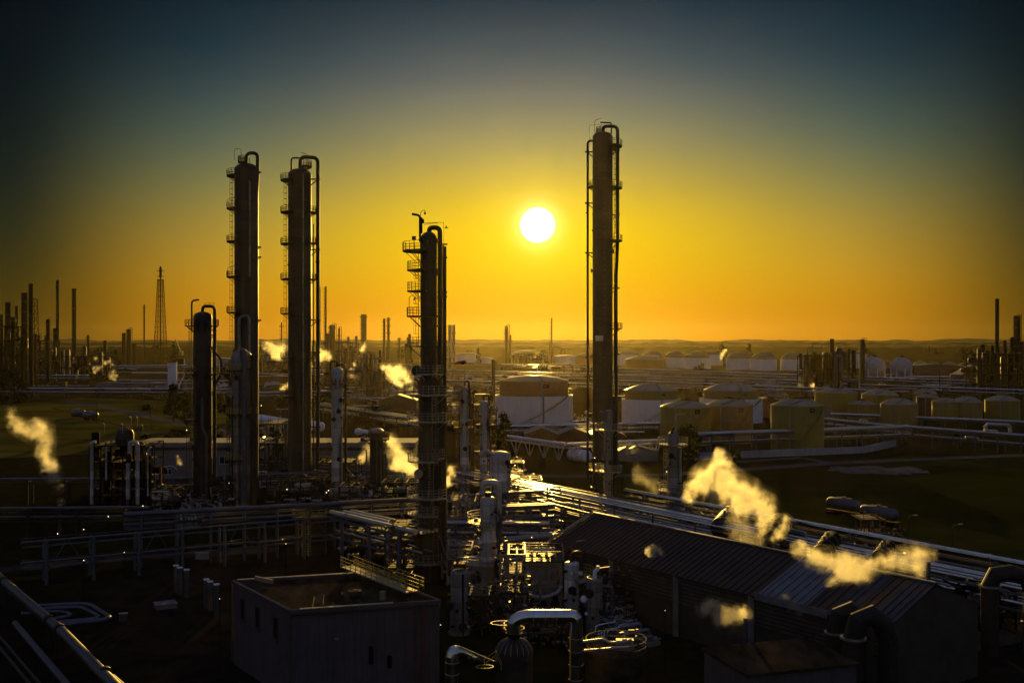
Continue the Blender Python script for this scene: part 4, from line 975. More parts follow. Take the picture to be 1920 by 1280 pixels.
for lab, x, w_, rim, tp, bs, m in (
    ('first white domed tank of the far row, beside the orange one', 1267, 40, 664, 658, 690, 'white_paint'),
    ('second white domed tank of the far row', 1308, 48, 664.5, 658, 691, 'white_paint'),
    ('far white tank peeping out behind the second of the row', 1336, 38, 664, 659, 684, 'white_paint'),
    ('white domed tank just right of the tiny yellow steam wisp', 1386, 46, 666, 659, 693, 'white_paint'),
    ('white domed tank in the middle of the far row, dome tallest', 1432, 46, 667, 660, 694, 'white_paint'),
    ('last white domed tank of the far row, before the process block', 1488, 46, 667, 660, 694, 'white_paint'),
    ('orange walled far tank with shining dome', 1209, 73, 673, 667, 690, 'tank_orange'),
    ('far pale dome behind the tallest column', 1178, 40, 663, 657, 684, 'white_paint'),
    ('far dome behind the orange walled tank', 1222, 34, 664, 657, 682, 'white_paint'),
    ('far brown tank touching the tallest column pipe', 1097, 36, 668, 662, 684, 'tank_orange'),
    ('far pale tank beside the twin grey columns', 876, 48, 664, 661, 682, 'white_paint'),
    ('far domed tank behind the refinery tangle', 985, 52, 660, 657, 682, 'tank_buff'),
    ('far low pale tank right of the thin stack', 1060, 40, 667, 666, 682, 'white_paint'),
    ('far low cream tank near the dark twin column', 908, 30, 671, 669, 682, 'white_paint'),
    ('tiny far tank, first right of the sphere', 1726, 26, 681, 677, 692, 'tank_buff'),
    ('tiny far tank, second right of the sphere', 1751, 22, 682, 679, 691, 'tank_buff'),
    ('tiny far tank, third right of the sphere', 1781, 28, 683, 679, 692, 'tank_buff'),
    ('tiny far tank, fourth right of the sphere', 1812, 28, 684, 679, 694, 'white_paint'),
    ('tiny far tank, fifth right of the sphere', 1836, 18, 684, 680, 692, 'tank_buff'),
    ('tiny far tank between the two spheres', 1668, 22, 680, 677, 690, 'tank_buff'),
    ('far white tank hiding behind the dark process block', 1610, 30, 662, 658, 690, 'white_paint')):
    if bs >= 690 and w_ > 38 and m == 'white_paint': tank(lab, x, w_*.93, rim + 1.5, tp - .5, bs, 'tank_buff', (w_+2, rim + 6), group='far tanks', stair=False, plate=False, pipe_=False, roof='tank_roof_shaded')
    else: tank(lab, x, w_, rim + .8, tp - .5, bs, m, group='far tanks', stair=False, plate=False, pipe_=False, roof='tank_roof_shaded')
for lab, px, py, rpx, d in (('white sphere tank standing clear on its legs', 1690, 689, 20, 1150), ('white sphere tank half hidden by the dark column', 1638, 690, 22, 1180)):
    r = rpx*d/F; q = P(px,py,d); t_ = thing('sphere_tank', lab, 'tank', (q.x, q.y, 0))
    build('shell', MB().sphere(q, r, 32), M['bund_white'], t_)
    for k in range(8):
        a = 2*math.pi*k/8; build('leg', MB().cyl((q.x+r*.97*math.cos(a), q.y+r*.97*math.sin(a), 0), (q.x+r*.97*math.cos(a), q.y+r*.97*math.sin(a), q.z), .55, n=8), M['white_paint'], t_)
    s = MB().cyl(q + Z1*r*.97, q + Z1*(r+1.6), r*.22, n=12); build('top_deck', s, M['dark_steel'], t_)
    s = MB(); pts = [q + V((-math.sin(R(30+k*11))*r*1.02*.75, -math.sin(R(30+k*11))*r*1.02*.66 , math.cos(R(30+k*11))*r*1.02)) for k in range(-3, 8)]; s.tube(pts, .6, 5); build('stair', s, M['galvanised'], t_)
# ------------------------------------------------------------------ far plant skyline
def far_stack(name, label, px, top, base, w, m='dark_steel', cat='stack', plats=(), taper=1.0, d=None, hoop=False, lad=True, group=None):
    d = d or gd(base); x, y = wx(px,d), d; r = w/2*d/F; zt_ = wz(top,d)
    t_ = thing(name, label, cat, (x,y,0), group)
    u = d/F
    s = MB().lathe(x, y, [(r*1.25,0),(r*1.05,zt_*.06),(r,zt_*.12),(r*taper,zt_-.5),(r*taper*1.08,zt_-.4),(r*taper*1.08,zt_)], 14); build('shaft', s, M[m], t_)
    for py in plats:
        z = wz(py,d); s = MB().sector(x, y, r*.9, r + 2.2*u, 0, 360, z, .6*u); s.rail([V((x+(r+2.2*u)*math.cos(k*math.pi/5), y+(r+2.2*u)*math.sin(k*math.pi/5), z)) for k in range(11)], 2.6*u, .12*u, 2, 3*u); build('platform', s, M['dark_steel'], t_)
    if lad:
        s = MB().bar((x-r-.8*u,y,2),(x-r-.8*u,y,zt_*.98), .35*u); k = zt_*.1
        while k < zt_*.97: s.bar((x-r-2.0*u,y,k),(x-r*.9,y,k+.01), .5*u); s.bar((x-r-2.0*u,y,k),(x-r-2.0*u,y,k+2.2*u), .25*u); k += 7*u
        build('ladder', s, M['dark_steel'], t_)
    if hoop:
        s = MB().tube(fillet([V((x,y,zt_-.5)), V((x,y,zt_+2.6*u)), V((x+r+2.2*u,y,zt_+2.6*u)), V((x+r+2.2*u,y,4))], 2*u, 4), .55*u, 8); build('overhead_pipe', s, M['dark_steel'], t_)
    return t_
B_ = 'black_steel'
far_stack('far_column', 'dark hooped column at the edge of the skyline, widest of its cluster', 15, 567, 720, 10, B_, 'column', (590,612,635,660), hoop=True)
far_stack('far_column', 'thin dark column beside the edge cluster', 31, 573, 705, 5.5, B_, 'column', (600,618,640))
far_stack('far_column', 'black column leaning close to the black capped stack', 46, 549, 722, 11, B_, 'column', (565,585,605,630,655))
far_stack('far_column', 'short tangled dark column right of the lattice trestle', 72, 628, 700, 6, B_, 'column', (633,645), hoop=True)
far_stack('black_stack', 'thick black stack inside an open lattice trestle', 58, 532, 728, 8, B_)
d = gd(728); x = wx(60,d); s_ = MB(); W0, W1, zt_ = 11*d/F, 7*d/F, wz(560,d)
for lv in range(12):
    z0, z1 = zt_*lv/12, zt_*(lv+1)/12; a0 = W0+(W1-W0)*lv/12; a1 = W0+(W1-W0)*(lv+1)/12
    for sx, sy in ((-1,-1),(1,-1),(1,1),(-1,1)):
        nx_, ny_ = (-sy, sx)
        s_.bar((x+sx*a0,d+sy*a0,z0),(x+sx*a1,d+sy*a1,z1), .45)
        s_.bar((x+sx*a0,d+sy*a0,z0),(x+nx_*a1,d+ny_*a1,z1), .3)
        s_.bar((x+sx*a1,d+sy*a1,z1),(x+nx_*a1,d+ny_*a1,z1), .3)
solo('lattice_trestle', 'open steel lattice trestle wrapped round the black stack', 'trestle', s_, M[B_], (x,d,0))
far_stack('chimney', 'slender black chimney with guy lines, left of the stepped chimney', 108, 525, 705, 5, B_, plats=(535,596,640))
far_stack('far_column', 'low dark column hugging the slender black chimney', 103, 615, 705, 6, B_, 'column', (625,))
far_stack('chimney', 'stepped chimney with collar decks above the boiler house', 139, 541, 700, 7.5, B_, plats=(545,579), taper=1.0)
t_ = far_stack('far_column', 'small dark column right of the boiler house', 165, 628, 690, 4, B_, 'column', (634,), hoop=False)
far_stack('far_column', 'small dark column above the white steam puff', 197, 638, 690, 5, B_, 'column', (645,655))
far_stack('far_column', 'dark round headed column, shorter of the pair by the thin mast', 232, 624, 690, 7, B_, 'column', (), lad=False)
far_stack('far_column', 'dark round headed column, taller of the pair by the thin mast', 241.5, 617, 690, 8.5, B_, 'column', (), lad=True, hoop=True)
far_stack('far_column', 'stub column right of the round headed pair', 252, 643, 690, 6.5, B_, 'column', (648,))
far_stack('mast', 'thin mast left of the tall lattice tower', 270.5, 571, 680, 2.6, B_, 'mast', (578,))
# boiler house
d = 1180; q = V((wx(128,d), d, 0)); u = d/F; bh = thing('boiler_house', 'grey boiler house with two square flues under the stepped chimney', 'building', q)
build('wall', MB().box(q + Z1*14*u, (30*u, 14*u, 34*u)), M['concrete'], bh); s = MB().box(q + V((-10*u,0,40*u)), (5*u,5*u,24*u)); s.box(q + V((-3*u,0,39*u)), (3*u,3*u,22*u)); build('flue', s, M['dark_steel'], bh)
build('duct', MB().box(q + V((3*u,0,36*u)), (14*u,5*u,5*u)), M['dark_steel'], bh); build('roof', MB().box(q + Z1*31.3*u, (31*u,15*u,.8*u)), M['roof_pale'], bh)
# lattice tower
d = 1900; x = wx(301,d); u = d/F; s = MB(); zt_ = wz(524,d); n_ = 16
for lv in range(n_):
    z0, z1 = zt_*lv/n_, zt_*(lv+1)/n_; f = lambda k: (11.5 - 7.2*(k/n_)**.75)*u
    a0, a1 = f(lv), f(lv+1)
    for sx, sy in ((-1,-1),(1,-1),(1,1),(-1,1)):
        nx_, ny_ = (-sy, sx)
        s.bar((x+sx*a0,d+sy*a0,z0),(x+sx*a1,d+sy*a1,z1), .9*u); s.bar((x+sx*a0,d+sy*a0,z0),(x+nx_*a1,d+ny_*a1,z1), .5*u); s.bar((x+nx_*a0,d+ny_*a0,z0),(x+sx*a1,d+sy*a1,z1), .5*u); s.bar((x+sx*a1,d+sy*a1,z1),(x+nx_*a1,d+ny_*a1,z1), .5*u)
lt = thing('lattice_tower', 'tallest far lattice tower carrying a flare pipe', 'tower', (x,d,0)); build('lattice', s, M[B_], lt)
build('flare_pipe', MB().cyl((x,d,0),(x,d,wz(499,d)), 1.3*u, n=10), M[B_], lt)
s = MB()
for py, w_ in ((508,5),(518,5),(525,5.2),(556,5.5)): s.box((x,d,wz(py,d)), (w_*2*u,w_*2*u,.9*u))
s.cyl((x,d,wz(520,d)),(x,d,wz(502,d)), 2.4*u, n=10); build('top_deck', s, M[B_], lt)
q = P(330,638,1500); cr = thing('crane', 'slanting crane boom beyond the grey warehouse', 'crane', (wx(338,1500),1500,0)); build('boom', MB().bar(P(329,636,1500), P(338.5,659,1500), 1.1), M['dark_steel'], cr); build('cab', MB().box(P(339,662,1500), (6,5,6)), M['yellow_paint'], cr); build('chassis', MB().box(V((wx(339,1500),1500,8)), (10,6,16)), M['dark_steel'], cr)
# middle skyline
far_stack('far_column', 'thin stepped stack peeping between the two tall dark columns', 528, 604, 700, 4, 'dark_steel', 'stack', (612,), taper=.5)
far_stack('thin_stack', 'pale thin stack touching the second tall column pipe', 599, 537, 690, 4.5, 'column_insulated'); far_stack('thin_stack', 'red thin stack right of the pale thin stack', 610.5, 537, 690, 4.2, 'rust_steel')
far_stack('far_column', 'brown far column with bent pipe, right of the thin stack pair', 623, 609, 700, 11, 'column_steel', 'column', (615,640), hoop=True)
far_stack('far_column', 'small hooped far column under the thin red stack', 615, 625, 700, 5, 'column_steel', 'column', (), hoop=True)
far_stack('far_column', 'small far column right of the brown one', 636, 615, 700, 4, 'column_steel', 'column', (630,), hoop=True)
far_stack('far_column', 'thick flat topped far column alone on the skyline', 682, 589, 690, 10.5, 'column_steel', 'column', (595,))
far_stack('far_column', 'shorter of the close far pair left of the ringed column', 720.5, 597, 690, 4.6, 'column_steel', 'column', (), hoop=False)
far_stack('far_column', 'taller of the close far pair left of the ringed column', 728.5, 595, 690, 4.8, 'column_steel', 'column', (600,612,625,640))
far_stack('far_column', 'little far column with cap collars near the ringed column', 749, 633, 685, 4, 'column_steel', 'column', (636,645))
far_stack('far_column', 'brown far column touching the ringed column', 768, 626, 690, 5, 'column_steel', 'column', ())
far_stack('far_tower', 'blocky far tower beside the ringed column', 763, 644, 690, 9, 'column_steel', 'tower', (), lad=False)
far_stack('far_column', 'first of the twin grey far columns right of the ringed column', 843.5, 609, 690, 6.2, 'column_insulated', 'column', ())
far_stack('far_column', 'second of the twin grey far columns right of the ringed column', 850.5, 609, 690, 6.2, 'column_insulated', 'column', (625,645))
far_stack('far_column', 'dark far column under the sun with a shorter mate', 950, 611, 682, 7, 'column_steel', 'column', (625,640,655), hoop=True)
far_stack('far_column', 'shorter mate of the dark far column under the sun', 957, 628, 682, 4.2, 'column_steel', 'column', (640,))
far_stack('far_column', 'stubby far tower in the refinery tangle', 1001, 657, 682, 6, 'column_steel', 'column', (660,))
far_stack('thin_stack', 'lone needle stack between sun and tallest column', 1034.5, 596, 684, 2.5, 'rust_steel')
d = gd(684); s = MB(); x = wx(1034.5,d); u = d/F
for k in range(6):
    for sg in (-1,1): s.tube([V((x+sg*4*u,d-4*u+k*1.6*u,wz(680,d))), V((x+sg*4*u,d-4*u+k*1.6*u,wz(646,d))), V((x+sg*1*u,d,wz(641,d)))], .3*u, 4)
for py in (650,658,666,674): s.box((x,d,wz(py,d)), (8.4*u,8.4*u,.4*u))
solo('stack_cage', 'open cage frame round the foot of the needle stack', 'frame', s, M['rust_steel'], (x,d,0))
far_stack('brown_stack', 'plain brown stack left of the big white tank', 925, 674, 765, 7, 'column_steel', lad=False)
far_stack('black_stack', 'tall plain black stack over the dark plant at the frame edge', 1869.5, 560, 738, 7.2, B_, lad=False)
far_stack('far_column', 'black column with crowded decks at the frame edge', 1907, 592, 738, 12, B_, 'column', (600,615,632,650,668,690), hoop=True)
far_stack('far_column', 'slanted headed black column beside the crowded deck column', 1898, 632, 738, 10, B_, 'column', (650,), taper=.7)
far_stack('process_column', 'dark banded column right of the dark process block', 1617, 636, 735, 9.5, 'column_steel', 'column', (648,664,680,697,712), hoop=True)
far_stack('far_mast', 'dark lamp mast before the dark plant', 1762, 694, 735, 1.8, B_, 'mast', (), lad=False)

# ------------------------------------------------------------------ open process frames
def unit(label, px0, px1, top, base, depth=14, floors=3, cols=4, m='dark_steel', seed=1, vessels=6, density=1.0, name='process_frame', d=None, tall=()):
    rs = random.Random(seed); d = d or gd(base); X0, X1 = wx(px0,d), wx(px1,d); zt_ = wz(top,d); u = max(.16, d*.00045)
    t_ = thing(name, label, 'process frame', ((X0+X1)/2, d, 0))
    s = MB(); hs = [zt_*(k+1)/floors for k in range(floors)]
    for i in range(cols):
        x = X0 + (X1-X0)*i/(cols-1)
        for y in (d, d+depth/2, d+depth): s.bar((x,y,0),(x,y,zt_ if rs.random() < .8 else zt_*(floors-1)/floors), u*1.6)
    for z in hs:
        for y in (d, d+depth/2, d+depth): s.bar((X0,y,z),(X1,y,z), u*1.2, u*1.6)
        for i in range(cols): x = X0 + (X1-X0)*i/(cols-1); s.bar((x,d,z),(x,d+depth,z), u*1.2, u*1.6)
    for k in range(floors):
        i = rs.randrange(cols-1); xa, xb = X0+(X1-X0)*i/(cols-1), X0+(X1-X0)*(i+1)/(cols-1); s.bar((xa,d,hs[k]-zt_/floors),(xb,d,hs[k]), u); s.bar((xb,d,hs[k]-zt_/floors),(xa,d,hs[k]), u)
    build('steel_frame', s, M[m], t_)
    for k, z in enumerate(hs[:-1] if rs.random() < .4 else hs):
        w0 = rs.uniform(0,.3); w1 = rs.uniform(.6,1); a, b = X0+(X1-X0)*w0, X0+(X1-X0)*w1
        dk = build('deck', MB().box(((a+b)/2, d+depth/2, z+.1), (b-a, depth*.96, .16)), M['grating'], t_)
        build('railing', MB().rail([(a,d,z),(b,d,z)], 1.3, u*.35, 3, 2.2), M[m], dk)
    mm = ('black_steel','column_steel','dark_steel','black_steel') if m == 'black_steel' else ('column_insulated','column_steel','white_insulated','dark_steel')
    for k in range(vessels):
        x = rs.uniform(X0, X1); y = d + rs.uniform(.1,.9)*depth; r = rs.uniform(.04,.085)*(X1-X0); r = min(r, 2.2); z0 = rs.choice([0]+hs[:-1]); h = rs.uniform(.3,.6)*zt_
        if rs.random() < .65: s = MB().lathe(x, y, [(r,z0),(r,z0+h-r*.5),(r*.85,z0+h-r*.18),(r*.4,z0+h)], 16)
        else: s = MB(); s.cyl((x-r*2.2,y,z0+r*1.4),(x+r*2.2,y,z0+r*1.4), r, n=16); s.sphere((x-r*2.2,y,z0+r*1.4), r, 12); s.sphere((x+r*2.2,y,z0+r*1.4), r, 12)
        build('vessel', s, M[rs.choice(mm)], t_)
    for px, py, w_ in tall:
        x = wx(px,d); r = w_/2*d/F; zz = wz(py,d); s = MB().lathe(x, d+depth*.4, [(r,0),(r,zz-r*.5),(r*.8,zz-r*.15),(r*.3,zz)], 18); build('vessel', s, M[rs.choice(mm[:3])], t_)
    for k in range(int(14*density)):
        x = rs.uniform(X0-1, X1+1); y = d - .3 + rs.random()*depth; r = rs.uniform(.1,.32)*max(1, d/500); z0 = rs.uniform(0,.7)*zt_; pts = [V((x,y,z0))]
        for j in range(rs.randint(2,5)):
            ax = rs.randrange(3); q = pts[-1].copy(); q[ax] += rs.uniform(-.3,.35)*((X1-X0), depth, zt_)[ax]; q.x = min(max(q.x,X0-2),X1+2); q.z = min(max(q.z,.4),zt_*1.06); q.y = min(max(q.y,d-.5),d+depth)
            pts.append(q)
        s = MB().tube(fillet(pts, r*3, 3), r, 8); build('pipe', s, M[rs.choice(('pipe_grey','rust_steel','dark_steel','black_steel') if m == 'black_steel' else ('pipe_grey','pipe_metal','rust_steel','dark_steel','pipe_metal'))], t_)
    for k in range(int(22*density)):
        s = MB(); q = V((rs.uniform(X0,X1), d + rs.random()*depth*.4 - .4, rs.choice(hs + [0]) + rs.uniform(.2,1.6))); a = rs.uniform(.2,.55)*max(1,d/400); s.box(q, (a, a*.5, a*rs.uniform(.3,.9)), rs.random()*3); build('valve_box', s, M[rs.choice(('galvanised','pipe_grey','rust_steel','yellow_paint'))], t_)
    return t_
t_ = unit('dark process block full of vessels and ducts, right of the far domed tanks', 1513, 1590, 668, 742, 26, 3, 5, 'black_steel', 5, 16, 2.6, tall=((1519,664,10),(1531,672,9),(1543,664,11),(1556,660,12),(1568,668,9),(1581,670,9)))
d = gd(742); u = d/F
s = MB()
for x in (1523,1541,1559,1586): s.bar(P(x,668,d), P(x,644,d), 1.2*u)
s.bar(P(1523,644,d), P(1586,644,d), 1.2*u); s.bar(P(1514,652,d), P(1542,652,d), 1.6*u); s.bar(P(1514,652,d), P(1514,668,d), 1.6*u); build('gantry_frame', s, M['dark_steel'], t_)
build('flue', MB().box(P(1560,648,d), (6*u,6*u,26*u)), M['black_steel'], t_)
s = MB().tube(fillet([P(1567,735,d-2), P(1567,668,d-2), P(1577,668,d-2), P(1577,712,d-2), P(1608,714,d-2), P(1608,740,d-2)], 6*u, 5), 3.4*u, 14); build('duct', s, M['pipe_grey'], t_)
unit('black plant block under the tall plain black stack', 1840, 1925, 664, 742, 26, 4, 6, 'black_steel', 9, 20, 3.0, tall=((1848,668,9),(1858,660,9),(1880,664,14),(1893,668,9)))
unit('skeletal heater frame with a row of small flues, left of the bright steam', 666, 710, 672, 748, 14, 3, 5, 'dark_steel', 12, 6, 1.3, tall=((676,664,5),(686,664,5),(694,662,5),(702,664,5)))
unit('open lattice bay against the bright steam cloud', 711, 728, 684, 748, 8, 6, 3, 'dark_steel', 14, 2, .6)
unit('far dark unit below the brown hooped columns', 606, 668, 642, 695, 40, 3, 5, 'column_steel', 15, 14, 1.6, tall=((645,652,8),(655,648,7),(630,640,9)))
unit('far tangle of columns and pipes under the sun', 962, 1022, 664, 690, 36, 3, 5, 'column_steel', 16, 12, 2.0, tall=((970,660,8),(985,662,10),(1012,666,8)))
unit('far dark unit among the edge columns', -6, 40, 612, 722, 20, 4, 4, 'black_steel', 17, 6, 1.6, tall=((4,612,8),(36,636,6)))
unit('far low unit between black chimney and boiler house', 85, 200, 668, 712, 30, 2, 7, 'black_steel', 18, 16, 1.6, tall=((92,650,8),(118,655,8),(150,648,7),(180,660,8)))
t_ = unit('dark process frame with a domed drum and white standpipes', 168, 272, 836, 962, 13, 4, 6, 'black_steel', 21, 12, 2.6, tall=((186,850,12),(205,846,10),(246,852,12),(266,858,8)))
d = gd(962); s = MB().lathe(wx(222,d), d+4, [(2.1,wz(840,d)),(2.1,wz(815,d)),(1.7,wz(808,d)),(.5,wz(803,d))], 20); build('domed_drum', s, M['column_steel'], t_)
for pts, r in (([(172,945),(172,829),(180,828)], .4), ([(258,945),(258,832),(252,827),(243,830),(243,850)], .45), ([(240,935),(240,868)], .5), ([(277,930),(277,844),(283,838)], .15), ([(199,900),(199,838)], .2)):
    build('standpipe', MB().tube(fillet([P(a, b, d-.8) for a, b in pts], 1.0, 4), r, 10), M['white_insulated'], t_)
s = MB()
for x, y in ((196,795),(246,783),(258,783),(230,796),(268,798)):
    s.bar(P(x,y+16,d), P(x,y,d), .1); s.bar(P(x,y,d), P(x-2.5,y-2.5,d), .25, .12)
build('work_light', s, M['galvanised'], t_)
unit('rust brown stair frame beside the foot of the ringed column', 722, 782, 988, 1092, 7, 4, 3, 'rust_steel', 23, 3, 1.3)
unit('low frame of pumps and valves behind the two tallest dark columns', 486, 536, 795, 905, 14, 3, 4, 'dark_steel', 24, 7, 2.2)
unit('low frame of glinting valves under the slim pale column', 596, 668, 868, 935, 10, 2, 4, 'dark_steel', 25, 6, 2.0)
unit('glinting frame between the ringed column and looped pipe column', 838, 890, 940, 1030, 9, 3, 4, 'galvanised', 26, 5, 2.0)
unit('brightly glinting pump deck before the shed gable', 950, 1040, 950, 1002, 10, 2, 5, 'galvanised', 27, 6, 2.4)
unit('golden glinting pipe deck beside the looped pipe column', 938, 985, 1040, 1150, 8, 3, 4, 'galvanised', 28, 5, 2.2)
unit('railed pipe deck right of the white domed vessel', 958, 982, 868, 905, 6, 2, 3, 'galvanised', 29, 2, 1.2)
unit('dim pump frame in the dark between cylinder vessel and shed wall', 1130, 1190, 1085, 1165, 7, 2, 4, 'dark_steel', 30, 4, 1.6)
unit('pump row under the tall columns beside the yellow access stage', 470, 690, 880, 912, 8, 1, 9, 'dark_steel', 31, 6, 2.5)
unit('skid with coolers behind the gleaming rack', 1290, 1345, 972, 1022, 8, 2, 4, 'dark_steel', 32, 5, 1.5)
unit('railside loading frame beyond the silver pipe', 1615, 1660, 975, 1030, 6, 2, 4, 'rust_steel', 33, 2, .8)
unit('dim manifold frame near the shed corner in the dark', 1640, 1700, 1010, 1055, 6, 2, 4, 'dark_steel', 34, 2, 1.2)
k_ = 41
for lab, a, b, tp, bs, dp, fl, cl, m_, ves, den in (
    ('dim pump frame left of the short dark column', 284, 346, 918, 962, 7, 2, 4, 'dark_steel', 5, 1.8), ('dim valve frame at the foot of the short dark column', 398, 438, 900, 960, 7, 3, 3, 'dark_steel', 4, 1.8),
    ('pipe and exchanger frame behind the yellow access stage', 500, 606, 898, 944, 8, 2, 6, 'dark_steel', 8, 2.4), ('exchanger frame right of the yellow access stage', 614, 700, 912, 952, 8, 2, 5, 'dark_steel', 7, 2.4),
    ('dim frame under the trussed pipe bridge', 650, 722, 1000, 1056, 7, 2, 4, 'dark_steel', 5, 2.0), ('pipe frame just left of the ringed column', 716, 784, 905, 962, 8, 3, 4, 'dark_steel', 7, 2.4),
    ('crowded valve frame right of the ringed column foot', 838, 884, 1030, 1098, 7, 3, 3, 'galvanised', 5, 2.2), ('small pump deck under the hopper frame', 938, 990, 1112, 1180, 6, 2, 3, 'dark_steel', 4, 2.0),
    ('pipe frame before the shed gable corner', 1040, 1092, 1012, 1062, 6, 2, 4, 'galvanised', 4, 2.0), ('dark pump frame behind the big silver pipe arch', 990, 1066, 1160, 1215, 6, 2, 4, 'dark_steel', 5, 1.8),
    ('dark valve frame beside the upright grey vessel', 876, 930, 1118, 1190, 6, 3, 3, 'dark_steel', 4, 1.8), ('exchanger bank behind the white domed vessel', 952, 1016, 900, 938, 8, 2, 4, 'galvanised', 6, 2.2),
    ('hazy process frame behind the rusty columns', 838, 930, 760, 812, 12, 3, 5, 'rust_steel', 8, 1.8), ('process frame between the two tallest dark columns, far', 490, 534, 650, 700, 24, 3, 4, 'dark_steel', 8, 1.2),
    ('low wide plant block on the hazy plain left of the bright steam', 560, 664, 690, 722, 24, 2, 7, 'column_steel', 10, 1.8), ('low plant block behind the big white tank', 1010, 1090, 684, 706, 24, 2, 6, 'column_steel', 8, 1.6),
    ('black pipe frame beyond the shed end under the frame corner', 1700, 1800, 1128, 1215, 8, 3, 4, 'black_steel', 6, 1.8), ('black equipment frame behind the lone duct arch', 1812, 1905, 1110, 1180, 8, 3, 4, 'black_steel', 6, 1.8),
    ('dark plant block between edge columns and boiler house', 40, 96, 640, 716, 20, 4, 4, 'black_steel', 5, 1.8)):
    k_ += 1; unit(lab, a, b, tp, bs, dp, fl, cl, m_, k_, ves, den)
rs = random.Random(91)
for lab, xs in (('one of the slim black columns crowding the left skyline', (3,24,66,90)), ('one of the slim dark columns crowding the plant at the right edge', (1843,1852,1861,1884,1916)), ('one of the small dark columns of the process block beside the sphere tanks', (1511,1527,1550,1575,1592,1601))):
    for x in xs:
        edge = x > 1800; tp = rs.uniform(585,640) if x < 100 else rs.uniform(625,668) if edge else rs.uniform(652,675)
        far_stack('far_column', lab, x, tp, 722 if x < 100 else 740, rs.uniform(4,8), B_, 'column', tuple(tp + 8 + 17*j for j in range(3)), hoop=rs.random() < .6, group=lab.replace('one of the ', ''))
# hopper in a braced frame
d = 160; hp = thing('hopper_frame', 'square braced frame holding a pale hopper, railed on top', 'hopper', (wx(1030,d), d, 0))
x0, x1 = wx(986,d), wx(1052,d); zt_ = wz(1056,d); s = MB(); dp = 6
for x in (x0, (x0+x1)/2+.8, x1):
    for y in (d, d+dp): s.bar((x,y,0),(x,y,zt_), .38)
for z in (zt_, zt_*.5):
    for y in (d, d+dp): s.bar((x0,y,z),(x1,y,z), .3, .4)
    for x in (x0, x1): s.bar((x,d,z),(x,d+dp,z), .3, .4)
xm = (x0+x1)/2+.8
for a, b in ((x0,xm),(xm,x1)): s.bar((a,d-.1,.4),(b,d-.1,zt_-.3), .2); s.bar((b,d-.1,.4),(a,d-.1,zt_-.3), .2)
build('steel_frame', s, M['galvanised'], hp)
s = MB(); h0, h1 = zt_-.5, .8
vs = [(x0+.5,d+.6,h0),(x1-.4,d+.6,h0),(x1-.4,d+dp-.6,h0),(x0+.5,d+dp-.6,h0),(x0+1.3,d+1.6,h1),(x1-1.2,d+1.6,h1),(x1-1.2,d+dp-1.6,h1),(x0+1.3,d+dp-1.6,h1)]
s.add(vs, [(3,2,1,0),(4,5,6,7),(0,1,5,4),(1,2,6,5),(2,3,7,6),(3,0,4,7)]); build('hopper', s, M['white_insulated'], hp)
dk = build('deck', MB().box(((x0+x1)/2, d+dp/2, zt_+.3), (x1-x0+.8, dp+.8, .14)), M['dark_steel'], hp)
c0, c1, c2, c3 = (x0-.4,d-.4,zt_+.37),(x1+.4,d-.4,zt_+.37),(x1+.4,d+dp+.4,zt_+.37),(x0-.4,d+dp+.4,zt_+.37)
build('railing', MB().rail([c0,c1,c2,c3], 1.5, .06, 4, 1.1, True), M['galvanised'], dk)
s = MB().tube(fillet([V((x0-.2,d-.6,2.2)), V(((x0+x1)/2,d-1.2,1.8)), V((x1-.4,d-.8,2.6)), V((x1,d-.3,3.4))], .8, 4), .32, 10); build('curved_pipe', s, M['white_insulated'], hp)
for k in range(10): build('top_gear', MB().box((rnd()*(x1-x0)+x0, d+rnd()*dp, zt_+.7+rnd()*.3), (.4,.3,.4+rnd()*.5), rnd()), M[('rust_steel','pipe_grey')[k % 2]], dk)
s = MB(); s.tube(fillet([V((x0+1,d+2,zt_+.4)), V((x0+1,d+2,zt_+1.6)), V((x1-1,d+2.6,zt_+1.6)), V((x1-1,d+2.6,zt_+.5))], .4, 3), .2, 8); build('top_pipe', s, M['pipe_metal'], dk)
# yellow access stage and ladder
d = 200; q = P(580,965,d); ya = thing('access_stage', 'yellow railed access stage with a tall yellow ladder', 'platform', (q.x,d,0))
xa, xb, z = wx(550,d), wx(612,d), wz(968,d); dk = build('deck', MB().box(((xa+xb)/2,d,z), (xb-xa,2.2,.2)), M['yellow_paint'], ya); build('railing', MB().rail([(xa,d+1.1,z),(xa,d-1.1,z),(xb,d-1.1,z),(xb,d+1.1,z)], 1.4, .06, 3, 1.2), M['yellow_paint'], dk)
build('ladder', MB().ladder((wx(575,d),d-1.3,0),(wx(575,d),d-1.3,z+1.2), (1,0,0), 1.1, .09, True, V((0,-1,0))), M['yellow_paint'], ya)
s = MB()
for x in (xa+.3, xb-.3): s.bar((x,d+.9,0),(x,d+.9,z), .25)
build('post', s, M['frame_grey'], ya)

